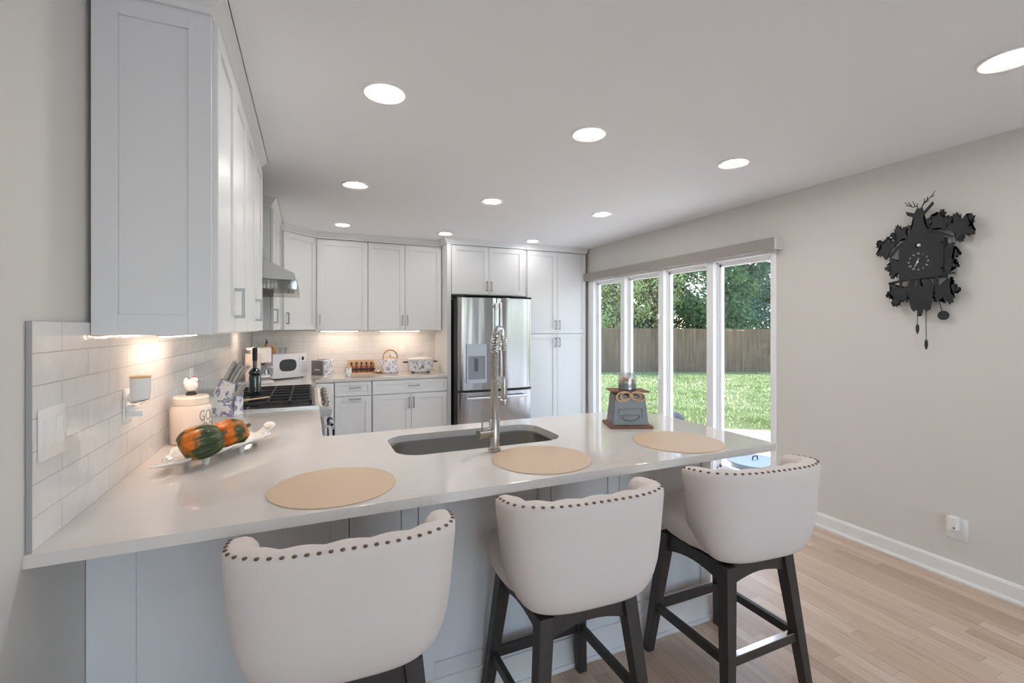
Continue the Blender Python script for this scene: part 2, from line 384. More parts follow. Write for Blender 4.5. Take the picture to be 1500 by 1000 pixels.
def text_mesh(s, size, ext=.0006, sx=1.0):
    cu = bpy.data.curves.new('lettering', 'FONT'); cu.body = s; cu.size = size; cu.extrude = ext; cu.offset = -size*.012; cu.align_x = 'CENTER'; cu.align_y = 'CENTER'
    o = bpy.data.objects.new('lettering', cu); COL.objects.link(o)
    dg = bpy.context.evaluated_depsgraph_get(); me = bpy.data.meshes.new_from_object(o.evaluated_get(dg))
    COL.objects.unlink(o); bpy.data.objects.remove(o)
    return [(v.co.x*sx, v.co.y, v.co.z) for v in me.vertices], [tuple(p.vertices) for p in me.polygons]
def add_text(mb, s, size, f, ext=.0006, sx=1.0):
    vs, fs = text_mesh(s, size, ext, sx); V = [mb.v(f(*v)) for v in vs]
    for p in fs: mb.face([V[i] for i in p])

# ------------------------------------------------------------------ room shell
XL, XR, YB, YR, ZC = -.577, 3.33, 5.66, -3.2, 2.44
TK = .14
b = MB(); b.box(XL-TK, XR+TK, YR-TK, YB+TK, -.12, 0); struct(b.build('floor', 'floor'), 'light oak strip floor running towards the back of the room', 'floor')
b = MB(); b.box(XL-TK, XR+TK+.75, YR-TK, YB+TK+.6, ZC, ZC+.2); struct(b.build('ceiling', 'ceiling'), 'flat white ceiling with recessed lamps', 'ceiling')  # slab overhang past the window is an added unseen eave blocking direct sun
b = MB(); b.box(XL-TK, XL, YR, YB, 0, ZC); struct(b.build('wall_left', 'wall'), 'plain warm grey wall at the left edge', 'wall')
b = MB(); b.box(XL-TK, XR+TK, YB, YB+TK, 0, ZC); struct(b.build('wall_back', 'wall'), 'back wall behind the refrigerator and tiled counter', 'wall')
WY0, WY1, WZ0, WZ1 = 2.44, 5.06, .06, 2.03
b = MB()
b.box(XR, XR+TK, YR, WY0, 0, ZC); b.box(XR, XR+TK, WY1, YB, 0, ZC); b.box(XR, XR+TK, WY0, WY1, WZ1, ZC); b.box(XR, XR+TK, WY0, WY1, 0, WZ0)
struct(b.build('wall_right', 'wall'), 'right wall with the tall window and the cuckoo clock', 'wall')
# wall behind the camera with three openings for daylight
b = MB(); xs = [XL, -.3, .7, 1.0, 1.9, 2.3, 3.1, XR]
for i in range(0, 7, 2): b.box(xs[i], xs[i+1], YR-TK, YR, 0, ZC)
for i in range(1, 7, 2): b.box(xs[i], xs[i+1], YR-TK, YR, 0, .12); b.box(xs[i], xs[i+1], YR-TK, YR, 2.3, ZC)
struct(b.build('wall_rear', 'wall'), 'rear wall behind the camera with window openings', 'wall')
for i in range(1, 7, 2):
    L = bpy.data.lights.new('window_daylight', 'AREA'); L.shape = 'RECTANGLE'; L.size = xs[i+1]-xs[i]; L.size_y = 2.18
    L.cycles.is_portal = True
    o = bpy.data.objects.new('window_daylight', L); COL.objects.link(o); o.location = ((xs[i]+xs[i+1])/2, YR-.03, 1.21); o.rotation_euler = (PI/2, 0, PI)
L = bpy.data.lights.new('window_daylight', 'AREA'); L.shape = 'RECTANGLE'; L.size = WY1-WY0; L.size_y = WZ1-WZ0; L.cycles.is_portal = True
o = bpy.data.objects.new('window_daylight', L); COL.objects.link(o); o.location = (XR+TK+.01, (WY0+WY1)/2, (WZ0+WZ1)/2); o.rotation_euler = (PI/2, 0, PI/2)
# baseboards
def baseb(name, path_y0, path_y1):
    mb = MB(); prof = [(0, 0), (-.028, 0), (-.030, .010), (-.026, .019), (-.016, .022), (-.016, .085), (-.012, .094), (-.006, .098), (0, .10)]
    A = [mb.v((XR+x, path_y0, z)) for x, z in prof]; B = [mb.v((XR+x, path_y1, z)) for x, z in prof]
    for i in range(len(prof)): mb.face([A[i], A[(i+1) % len(prof)], B[(i+1) % len(prof)], B[i]])
    mb.face(A); mb.face(B[::-1]); return mb.build(name, 'trimp')
struct(baseb('baseboard_right', YR, WY0-.005), 'white baseboard along the right wall', 'baseboard')

# ------------------------------------------------------------------ window with four panes
win = thing('window_1', 'tall four-pane white window on the right wall looking to the yard', 'window', (XR, WY0, WZ0)); tag(win, kind='structure')
def LW(x0, x1, y0, y1, z0, z1, mb): mb.box(x0-XR, x1-XR, y0-WY0, y1-WY0, z0-WZ0, z1-WZ0)
ys0 = [2.485+.635*i for i in range(4)]; G = .56
f = MB(); X0, X1 = XR-.012, XR+.05
ZA, ZB = WZ0+.09, WZ1-.03
LW(X0, X1, WY0, ys0[0], ZA, ZB, f); LW(X0, X1, ys0[3]+G, WY1, ZA, ZB, f)
for i in range(3): LW(X0, X1, ys0[i]+G, ys0[i+1], ZA, ZB, f)
LW(X0, X1, WY0, WY1, WZ1-.03, WZ1, f); LW(X0, X1, WY0, WY1, WZ0, WZ0+.09, f)
fr = f.build('window_frame', 'sash', win, bevel=.003)
for i in range(4):
    s = MB(); y0, y1, z0, z1 = ys0[i], ys0[i]+G, WZ0+.09, WZ1-.03
    for (a, c, x0, x1) in ((0, .016, XR+.035, XR+.066), (.016, .040, XR+.047, XR+.082)):
        LW(x0, x1, y0+a, y0+c, z0+a, z1-a, s); LW(x0, x1, y1-c, y1-a, z0+a, z1-a, s); LW(x0, x1, y0+a, y1-a, z0+a, z0+c, s); LW(x0, x1, y0+a, y1-a, z1-c, z1-a, s)
    sh = s.build('sash', 'sash', win, bevel=.002)
    p = MB(); LW(XR+.068, XR+.072, y0+.036, y1-.036, z0+.036, z1-.036, p); p.build('pane', 'pane', sh)
for (yy, zz) in ((ys0[2]-.03, 1.56), (ys0[2]-.03, .93)):
    h = MB(); LW(XR-.03, XR-.012, yy-.012, yy+.012, zz-.035, zz+.035, h); LW(XR-.045, XR-.03, yy-.008, yy+.008, zz-.05, zz+.0, h); h.build('window_latch', 'white', win, bevel=.003)
va = thing('window_valance', 'long grey-brown fabric roller blind cassette above the window', 'window blind', (XR, 2.385, 2.02))
v = MB(); v.box(-.080, 0, .015, 2.69, 0, .092); v.build('cassette', 'valance', va, bevel=.003)
v = MB(); v.box(-.083, 0, 0, .015, -.003, .096); v.build('end_cap', 'valcap', va, bevel=.002)['label'] = 'pale grey end cap'

# ------------------------------------------------------------------ tile backsplashes
b = MB(); b.box(0, .009, 0, YB-1.37-.002, 0, .518)
ts = b.build('backsplash', 'tileL'); ts.location = (XL+.001, 1.37, .914); tag(ts, 'glossy white subway tile strip on the left wall above the counter', 'backsplash')
b = MB(); b.box(0, .010, -.003, 0, 0, .518); e = b.build('edge_strip', 'greyplate', ts); e['label'] = 'grey metal edge strip'
b = MB(); b.box(0, 2.0, -.011, 0, 0, .496)
tb = b.build('backsplash', 'tileB'); tb.location = (XL+.013, YB-.001, .888); tag(tb, 'white subway tile on the back wall behind kettle and slow cooker', 'backsplash')

# ------------------------------------------------------------------ cabinets
def pull_v(mb, x, z, L=.115, out=.034, w=.010, y=-.022):
    mb.box(x-w/2, x+w/2, y-out, y-out+.010, z-L/2, z+L/2)
    for zz in (z-L/2, z+L/2-.012): mb.box(x-w/2, x+w/2, y-out+.01, y, zz, zz+.012)
def pull_h(mb, x, z, L=.115, out=.034, w=.010, y=-.022):
    mb.box(x-L/2, x+L/2, y-out, y-out+.010, z-w/2, z+w/2)
    for xx in (x-L/2, x+L/2-.012): mb.box(xx, xx+.012, y-out+.01, y, z-w/2, z+w/2)
def cabinet(name, label, loc, rz, w, d, h, fronts, cat='cabinet', toe=0, group=None, carc=None):
    t = thing(name, label, cat, loc, rz, group); c = MB()
    if carc: c.prism(carc, 0, h)
    elif toe: c.box(0, w, 0, d, toe, h); c.box(0, w, .06, d, 0, toe)
    else: c.box(0, w, 0, d, 0, h)
    c.build('carcass', 'cab', t, bevel=.0015)
    for kind, x0, x1, z0, z1, hd in fronts:
        mb = MB(); g = .0018
        T = Matrix.Translation((x0+g, -.003, z0+g))
        mb.shaker(x1-x0-2*g, z1-z0-2*g, T, st=.057 if kind != 'drawer' else .035)
        dr = mb.build(kind, 'cab', t, bevel=.0012)
        if hd:
            k = MB(); (pull_v if hd[0] == 'v' else pull_h)(k, hd[1], hd[2], y=-.023); k.build('handle', 'pull', dr, bevel=.001)
    return t
UB, UT = 1.395, 2.378      # wall cabinets bottom and top
UH = UT-UB
# first run on the left wall: y 1.682 .. 3.17, carcass front x = -.284
def upper_left(y0, y1, doors, label, end=False):
    w = y1-y0; n = len(doors); fr = []
    for i, hd in enumerate(doors):
        a, c = w*i/n, w*(i+1)/n
        fr.append(('door', a, c, .003, UH-.01, None if hd is None else ('v', (a+.028) if hd == 'l' else (c-.028), .115)))
    t = cabinet('wall_cabinet', label, (-.284, y0, UB), PI/2, w, .281, UH, fr)
    return t
c1 = upper_left(1.684, 2.427, ['r', None], 'nearest white wall cabinet at upper left, shaker end panel facing the camera')
mb = MB(); mb.T = Matrix.Translation((0, .281, 0)) @ Matrix.Rotation(-PI/2, 4, 'Z')
mb.shaker(.293-.004, UH+.004, t=.018, st=.060); mb.build('end_panel', 'cab', c1, bevel=.0012)
c2 = upper_left(2.430, 3.17, ['r', None], 'second white wall cabinet over the left counter, beside the range hood')
c3 = upper_left(4.10, 5.045, ['l', None], 'white wall cabinet past the range hood, over the paper towels')
# diagonal corner cabinet
dg = thing('corner_cabinet', 'diagonal white corner wall cabinet above the microwave', 'cabinet', (-.245, 5.05, UB), 0)
mb = MB(); mb.prism([(-.320, 0), (0, 0), (.30, .30), (.30, .598), (-.320, .598)], 0, UH); mb.build('carcass', 'cab', dg, bevel=.0015)
R45 = Matrix.Rotation(PI/4, 4, 'Z')
mb = MB(); mb.T = R45; mb.shaker(.418, UH-.012, Matrix.Translation((.003, -.003, .003))); dd = mb.build('door', 'cab', dg, bevel=.0012)
mb = MB(); mb.T = R45; pull_v(mb, .033, .115, y=-.023); mb.build('handle', 'pull', dd, bevel=.001)
# back wall uppers, carcass front y = 5.332
cabinet('wall_cabinet', 'single-door white wall cabinet on the back wall above the toaster', (.058, 5.332, UB-.008), 0, .535, .325, UH, [('door', 0.015, .535, .003, UH-.01, ('v', .045, .115))])
cabinet('wall_cabinet', 'two-door white wall cabinet on the back wall above kettle and slow cooker', (.596, 5.332, UB-.008), 0, .834, .325, UH,
        [('door', 0, .405, .003, UH-.01, ('v', .377, .115)), ('door', .405, .832, .003, UH-.01, ('v', .433, .115))])
# refrigerator surround and tall pantry, face y = 5.08
sp = MB(); sp.box(0, .045, 0, .575, 0, UT); sp = sp.build('tall_side_panel', 'cab', bevel=.001); sp.location = (1.436, 5.082, 0)
tag(sp, 'tall white side panel standing left of the refrigerator', 'panel')
cabinet('bridge_cabinet', 'short two-door white cabinet directly above the refrigerator', (1.483, 5.10, 1.80), 0, .955, .555, UT-1.80,
        [('door', .004, .458, .005, UT-1.81, ('v', .43, .105)), ('door', .458, .912, .005, UT-1.81, ('v', .486, .105))])
cabinet('pantry_cabinet', 'tall four-door white pantry cabinet between refrigerator and window', (2.440, 5.10, 0), 0, .862, .555, UT,
        [('door', .004, .424, 1.345, UT-.01, ('v', .396, 1.45)), ('door', .424, .850, 1.345, UT-.01, ('v', .452, 1.45)),
         ('door', .004, .424, .10, 1.340, ('v', .396, 1.235)), ('door', .424, .850, .10, 1.340, ('v', .452, 1.235))])
# crown moulding along a plan path (outward = right of travel)
def crown(name, path, label, zb=UT-.004):
    prof = [(0, zb), (.010, zb), (.012, zb+.018), (.020, zb+.026), (.044, zb+.062), (.052, zb+.068), (.052, ZC), (0, ZC)]
    mb = MB(); n = len(path); rings = []
    P = [Vector((x, y)) for x, y in path]
    for i in range(n):
        dirs = []
        if i > 0: dirs.append((P[i]-P[i-1]).normalized())
        if i < n-1: dirs.append((P[i+1]-P[i]).normalized())
        nr = [Vector((d.y, -d.x)) for d in dirs]
        m = nr[0] if len(nr) == 1 else (nr[0]+nr[1]).normalized()/max(.3, math.cos(nr[0].angle(nr[1])/2))
        rings.append([mb.v((P[i].x+m.x*o, P[i].y+m.y*o, z)) for o, z in prof])
    for a, c in zip(rings, rings[1:]):
        for k in range(len(prof)): mb.face([a[k], a[(k+1) % len(prof)], c[(k+1) % len(prof)], c[k]])
    mb.face(rings[0][::-1]); mb.face(rings[-1]); return struct(mb.build(name, 'cab'), label, 'crown moulding')
crown('trim_1', [(-.577, 1.664), (-.284, 1.664), (-.284, 3.17), (-.577, 3.17)], 'white crown moulding over the nearest wall cabinets')
crown('trim_2', [(-.577, 4.10), (-.284, 4.10), (-.284, 5.05), (-.235, 5.05), (.055, 5.332), (1.436, 5.332), (1.436, 5.08), (3.302, 5.08)], 'white crown moulding running round the back cabinets')

# peninsula body
PY, PX1, CT = 1.665, 1.80, .884
pn = thing('peninsula_base', 'white panelled cabinet base under the peninsula countertop behind the stools', 'cabinet', (-.575, PY, 0))
mb = MB()
ox = .575
mb.box(0.002, .315+ox-.04, .02, .60, 0, CT); mb.box(1.065+ox+.04, PX1+ox, .02, .60, 0, CT); mb.box(.2+ox, 1.2+ox, .02, .075, 0, CT); mb.box(.2+ox, 1.2+ox, .545, .60, 0, CT); mb.box(.2+ox, 1.2+ox, .02, .6, 0, .62)
mb.build('carcass', 'cab', pn)
mb = MB(); mb.box(0, .055, 0, .02, 0, CT); mb.build('filler', 'cab', pn)
for x0, x1 in ((-.522, .125), (.125, .362), (.362, .91), (.91, 1.254), (1.254, 1.80)):
    mb = MB(); mb.shaker(x1-x0-.003, CT-.12, Matrix.Translation((x0+ox+.0015, .020, .12)), st=.058, rec=.008)
    mb.build('panel', 'cab', pn, bevel=.0012)
mb = MB(); mb.T = Matrix.Translation((PX1+ox, .02, 0)) @ Matrix.Rotation(PI/2, 4, 'Z'); mb.shaker(.56, CT-.12, Matrix.Translation((.01, 0, .12)), st=.058, t=.014); mb.build('panel', 'cab', pn, bevel=.001)
mb = MB(); mb.box(.0, PX1+ox+.016, -.012, .02, 0, .122); mb.box(.0, PX1+ox+.022, -.022, .02, 0, .02); mb.box(PX1+ox, PX1+ox+.016, .02, .6, 0, .122); mb.build('base_trim', 'trimp', pn, bevel=.004)
# base cabinets under left run and around the back corner
cabinet('base_cabinet', 'white base cabinet under the left counter next to the gas range', (.030, 2.40, 0), PI/2, .745, .60, CT, [('drawer', 0, .745, .73, CT-.01, ('h', .37, .80)), ('door', 0, .372, .10, .725, ('v', .34, .62)), ('door', .372, .745, .10, .725, ('v', .40, .62))], toe=.09)
BZ = .858
cabinet('base_cabinet', 'white base cabinet on the left wall beyond the gas range', (.030, 4.11, 0), PI/2, .93, .60, BZ, [('door', 0, .46, .10, BZ-.01, ('v', .43, .7)), ('door', .46, .93, .10, BZ-.01, ('v', .49, .7))], toe=.09)
cabinet('base_cabinet', 'narrow white corner base cabinet without handle beyond the oven towel', (.06, 5.085, 0), 0, .172, .56, BZ, [('door', 0, .172, .10, BZ-.01, None)], toe=.09)
cabinet('base_cabinet', 'narrow white base cabinet with one drawer, below the spice rack', (.236, 5.085, 0), 0, .372, .56, BZ,
        [('drawer', .004, .368, .705, BZ-.010, ('h', .20, .79)), ('door', .004, .368, .10, .70, ('h', .20, .672))], toe=.09)
cabinet('base_cabinet', 'wide white base cabinet with drawer over two doors, left of the refrigerator', (.612, 5.085, 0), 0, .820, .56, BZ,
        [('drawer', .004, .818, .705, BZ-.010, ('h', .44, .785)), ('door', .004, .411, .10, .70, ('v', .385, .60)), ('door', .411, .818, .10, .70, ('v', .437, .60))], toe=.09)

# ------------------------------------------------------------------ countertops
ct_out = [(-.577, 1.358)] + [(x, y) for x, y in rounded(-.577, 1.862, 1.358, 2.295, (0, .02, .25, 0))[1:-1]] + [(.076, 2.295)] + \
         [(.056+.02*(1-math.sin(a)), 2.295+.02*(1-math.cos(a))) for a in (PI/6, PI/3, PI/2)] + [(.056, 3.148), (-.577, 3.148)]
SK = rounded(.317, 1.068, 1.804, 2.172, (.10,)*4, 8)
ct = slab(ct_out, [SK], .884, .914).build('countertop', 'quartz', bevel=.002)
tag(ct, 'white quartz peninsula countertop with sink cut-out', 'countertop')
b2 = slab([(-.577, 4.105), (.056, 4.105), (.056, 5.055), (1.434, 5.055), (1.434, YB), (-.577, YB)], [], BZ, .888).build('countertop', 'quartz', bevel=.002)
tag(b2, 'white quartz countertop along the back wall under kettle and toaster', 'countertop')
# sink
sk = thing('kitchen_sink', 'stainless steel undermount sink set in the peninsula', 'sink', (.69, 1.988, .66))
mb = MB(); rings = []
for (gx, r, z) in ((.012, .10, .2235), (-.002, .10, .2235), (-.002, .10, .20), (.003, .095, .03), (.02, .08, .006), (.05, .06, 0)):
    L = rounded(-.3755+gx, .378-gx, -.184+gx, .184-gx, (r,)*4, 6); rings.append([mb.v((x, y, z)) for x, y in L])
for a, c in zip(rings, rings[1:]):
    for k in range(len(a)): mb.face([a[k], a[(k+1) % len(a)], c[(k+1) % len(a)], c[k]])
mb.tri(rings[-1]); mb.build('bowl', 'sinksteel', sk, smooth=True)
mb = MB(); mb.lathe([(.045, .001), (.045, .004), (.03, .004), (.028, .002)], 20, (.05, 0, 0)); mb.build('drain', 'chrome', sk, smooth=True)

# faucet, local origin on counter; spout turned to the back right
fz = .914
fa = thing('kitchen_faucet', 'brushed nickel spring-neck faucet behind the sink with lever on the left', 'faucet', (.69, 1.742, fz))
mb = MB(); mb.lathe([(.027, 0), (.027, .012), (.0215, .014), (.0215, .13), (.019, .134)], 24); mb.build('body', 'nickel', fa, smooth=True)
mb = MB(); mb.lathe([(.0155, .13), (.0155, .282), (.0165, .284), (.0165, .29)], 20); mb.build('column', 'nickel', fa, smooth=True)
dv = Vector((.565, .825, 0))
mb = MB(); mb.cyl((0, 0, .285), (0, 0, .395), .0135, n=16)
for i in range(26):
    z = .29+.0043*i; mb.tube([(.0148*math.cos(a), .0148*math.sin(a), z) for a in [2*PI*k/14 for k in range(14)]], .0017, 5, True)
mb.build('spring_sleeve', 'nickel', fa, smooth=True)
# arc path of hose
def arcp(t):   # t 0..1 from top of sleeve, over and down
    r = .088
    a = PI*t; c = r-r*math.cos(a); h = .40+.095*math.sin(a)
    return Vector((0, 0, h))+dv*c
mb = MB(); pts = [arcp(i/24) for i in range(25)]
mb.tube(pts, .0065, 8); mb.tube([arcp(1), arcp(1)+Vector((0, 0, -.04))+dv*.006, arcp(1)+Vector((0, 0, -.125))+dv*.018], .0058, 8); mb.build('hose', 'knobsteel', fa, smooth=True)['label'] = 'dark flexible hose'
mb = MB(); N = 27*14; cp = []
for i in range(N+1):
    t = i/N; p = arcp(t); q = (arcp(min(1, t+.01))-arcp(max(0, t-.01))).normalized(); sd = Vector((dv.y, -dv.x, 0)); up = q.cross(sd); a = 2*PI*27*t
    cp.append(p+(sd*math.cos(a)+up*math.sin(a))*.0158)
mb.tube(cp, .0025, 5); mb.build('coil_spring', 'chrome', fa, smooth=True)
hc = dv*.196
mb = MB(); mb.lathe([(.0135, .172), (.0145, .176), (.0145, .272), (.011, .283)], 18, hc); mb.lathe([(.0205, .158), (.021, .162), (.021, .178), (.015, .183)], 18, hc); mb.build('spray_head', 'nickel', fa, smooth=True)
mb = MB(); mb.cyl(Vector((0, 0, .262)), Vector((0, 0, .268))+hc*.95, .005, n=8); mb.build('docking_arm', 'nickel', fa, smooth=True)
hv = Vector((-.93, -.25, 0))
mb = MB(); mb.cyl(Vector((0, 0, .078)), Vector((0, 0, .078))+hv*.075, .0165, n=20); mb.cyl(Vector((0, 0, .078))+hv*.075, Vector((0, 0, .078))+hv*.083, .018, n=20); vb = mb.build('valve', 'nickel', fa, smooth=True)
mb = MB(); mb.cyl(Vector((0, 0, .078))+hv*.0832, Vector((0, 0, .078))+hv*.0842, .0155, n=20); mb.build('valve_cap', 'knobsteel', vb, smooth=True)['label'] = 'dark round end cap'
mb = MB(); mb.cyl(Vector((0, 0, .09))+hv*.062, Vector((0, 0, .165))+hv*.064, .0035, n=8); mb.build('lever', 'nickel', vb, smooth=True)

# ------------------------------------------------------------------ gas range
rg = thing('gas_range', 'stainless steel gas range with black grates between the counters', 'range', (-.56, 3.153, 0))
W, Dp = .945, .615     # along y, along x
mb = MB(); mb.box(0, Dp, 0, W, .09, .905); mb.box(.02, Dp-.05, .02, W-.02, 0, .09); mb.build('body', 'steel', rg, bevel=.002)
mb = MB(); mb.box(0, Dp+.005, 0, W, .905, .926); mb.build('cooktop', 'steel', rg, bevel=.003)
mb = MB(); mb.box(.03, Dp-.02, .02, W-.02, .926, .930); mb.build('burner_tray', 'blackgloss', rg)
for j in range(3):
    gy = .03+j*.297; g = MB()
    for xx in (.06, .56): g.box(xx, xx+.014, gy, gy+.285, .946, .958)
    for yy in (gy, gy+.272, gy+.136): g.box(.06, .574, yy, yy+.013, .946, .960)
    for xx in (.19, .315, .44): g.box(xx, xx+.012, gy, gy+.285, .946, .958)
    for xx in (.06, .56):
        for yy in (gy, gy+.272): g.box(xx, xx+.014, yy, yy+.013, .930, .946)
    g.build('grate', 'black', rg, bevel=.001)
for (bx, by) in ((.19, .17), (.44, .17), (.31, .47), (.19, .77), (.44, .77)):
    g = MB(); g.lathe([(.045, .930), (.045, .938), (.036, .940), (.036, .945), (.02, .946)], 18, (bx, by, 0)); g.build('burner', 'black', rg, smooth=True)
mb = MB(); mb.prism([(Dp, .845), (Dp+.075, .862), (Dp+.080, .893), (Dp-.0, .926)], 0, W, 'y')
mb.build('control_panel', 'steel', rg, bevel=.003)
nx, nz = .4, .917
for k in range(5):
    yy = .12+k*.177; g = MB(); c0 = Vector((Dp+.042, yy, .908)); d = Vector((.38, 0, .925)).normalized()
    g.cyl(c0-d*.004, c0+d*.010, .022, .022, 18); g.cyl(c0+d*.010, c0+d*.032, .017, .015, 18); g.build('knob', 'knobsteel', rg, smooth=True)
mb = MB(); mb.box(Dp, Dp+.035, .01, W-.01, .16, .80); od = mb.build('oven_door', 'steel', rg, bevel=.003)
mb = MB(); mb.box(Dp+.035, Dp+.038, .14, W-.14, .30, .66); mb.build('door_glass', 'blackgloss', od)
mb = MB(); mb.cyl((Dp+.085, .04, .77), (Dp+.085, W-.04, .77), .012, n=14)
for yy in (.09, W-.09): mb.cyl((Dp+.03, yy, .77), (Dp+.085, yy, .77), .009, n=10)
mb.build('oven_handle', 'chrome', od, smooth=True)
mb = MB(); mb.box(Dp, Dp+.006, .0, W, .80, .845); mb.build('vent_gap', 'black', rg)
# towel over oven handle
tw = thing('dish_towel', 'grey and navy dish towel hanging over the oven door handle', 'towel', (.14, 3.40, .45))
def towel(y0, y1, name, m):
    mb = MB(); prof = [(.000, .02), (.002, .20), (.0, .30), (-.003, .322), (.004, .338), (.018, .343), (.032, .335), (.037, .30), (.040, .15), (.038, .0)]
    ny = 10; g = [[mb.v((.0+p[0]-.013+.004*math.sin(k*1.9)*(1 if i > 6 else .2), y0+(y1-y0)*k/ny, p[1])) for k in range(ny+1)] for i, p in enumerate(prof)]
    for a, c in zip(g, g[1:]):
        for k in range(ny): mb.face([a[k], a[k+1], c[k+1], c[k]])
    return mb.build(name, m, tw, smooth=True, solid=.003, angle=0)
towel(-.17, -.04, 'grey_cloth', 'greycloth'); towel(-.035, .06, 'navy_cloth', 'navy')
tw.location = (.128, 3.40, .449)

# range hood
hd = thing('range_hood', 'grey stainless range hood with glass visor above the range', 'range hood', (XL, 3.18, 1.64))
hw = .91
mb = MB(); mb.prism([(0, .085), (.49, .075), (.49, .118), (.30, .212), (.0, .36)], 0, hw, 'y'); mb.build('canopy', 'hoodsteel', hd, bevel=.002)
mb = MB(); mb.box(0, .26, .20, .71, .24, .794); mb.build('chimney', 'hoodsteel', hd, bevel=.002)
mb = MB(); mb.box(.02, .47, .02, hw-.02, .05, .085); mb.build('filter', 'hoodsteel', hd)
mb = MB(); mb.box(.06, .505, .015, hw-.015, .018, .024); mb.box(.500, .505, .015, hw-.015, .024, .08); mb.box(.06, .505, .015, .020, .024, .08); mb.build('visor', 'visor', hd)

# ------------------------------------------------------------------ refrigerator
fg = thing('refrigerator', 'stainless steel French-door refrigerator with water dispenser', 'refrigerator', (1.505, 4.85, 0))
FW = .895
mb = MB(); mb.box(0, FW, .085, .80, .03, 1.74); mb.box(.03, FW-.03, .12, .78, 0, .03); mb.build('body', 'black', fg)
def fdoor(x0, x1, z0, z1, name, cut=None):
    mb = MB(); n = 14; pts = []
    for i in range(n+1):
        x = x0+(x1-x0)*i/n; t = (x-FW/2)/(FW/2); y = .022*t*t+ (.012 if i in (0, n) else 0)
        pts.append((x, y))
    pts += [(x1, .08), (x0, .08)]
    return mb.prism(pts, z0, z1).build(name, 'fridge', fg, smooth=True, bevel=.003, angle=.5)
ZS = .72
dl = fdoor(.004, FW/2-.003, ZS, 1.755, 'door'); dr_ = fdoor(FW/2+.003, FW-.004, ZS, 1.755, 'door'); fd = fdoor(.004, FW-.004, .07, ZS-.025, 'freezer_drawer')
mb = MB(); mb.box(.0, FW, .035, .09, ZS-.03, ZS+.002); mb.build('gasket', 'black', fg)
for dpar, xx in ((dl, FW/2-.030), (dr_, FW/2+.030)):
    mb = MB(); mb.rbox(xx-.011, xx+.011, -.062, -.044, .86, 1.70, .006)
    for zz in (.90, 1.66): mb.rbox(xx-.009, xx+.009, -.045, .006, zz-.015, zz+.015, .004)
    mb.build('handle', 'fhandle', dpar, smooth=True)
mb = MB(); mb.rbox(.07, FW-.07, -.060, -.040, .625, .650, .006)
for xx in (.10, FW-.10): mb.rbox(xx-.012, xx+.012, -.042, .02, .628, .648, .004)
mb.build('handle', 'fhandle', fd, smooth=True)
M['disp'] = mat('dispenser_grey', (.46, .50, .56), .35, .2); M['disprec'] = mat('dispenser_well', (.24, .26, .30), .4); M['dispdark'] = mat('dispenser_recess', (.10, .105, .12), .4)
mb = MB(); dx0, dx1 = .085, .320
mb.box(dx0, dx1, -.004, .02, 1.20, 1.235); mb.box(dx0, dx1, -.006, .02, 1.10, 1.21); mb.box(dx0, dx0+.02, -.006, .02, .83, 1.10); mb.box(dx1-.02, dx1, -.006, .02, .83, 1.10); mb.box(dx0, dx1, -.010, .02, .80, .84)
dsp = mb.build('dispenser', 'disp', dl, bevel=.002)
mb = MB(); mb.box(dx0+.02, dx1-.02, .002, .0035, .84, 1.10); mb.build('dispenser_recess', 'disprec', dsp)
mb = MB(); mb.box(.18, .222, -.003, .002, .93, 1.075); mb.build('paddle', 'dispdark', dsp, bevel=.001)
for hx in (0, FW-.07): mb = MB(); mb.box(hx, hx+.07, .02, .10, 1.7555, 1.775); mb.build('hinge_cover', 'black', fg, bevel=.003)
mb = MB(); mb.cyl((FW-.10, .012, 1.70), (FW-.10, .006, 1.70), .011, n=20); mb.build('badge', 'chrome', dr_, smooth=True)

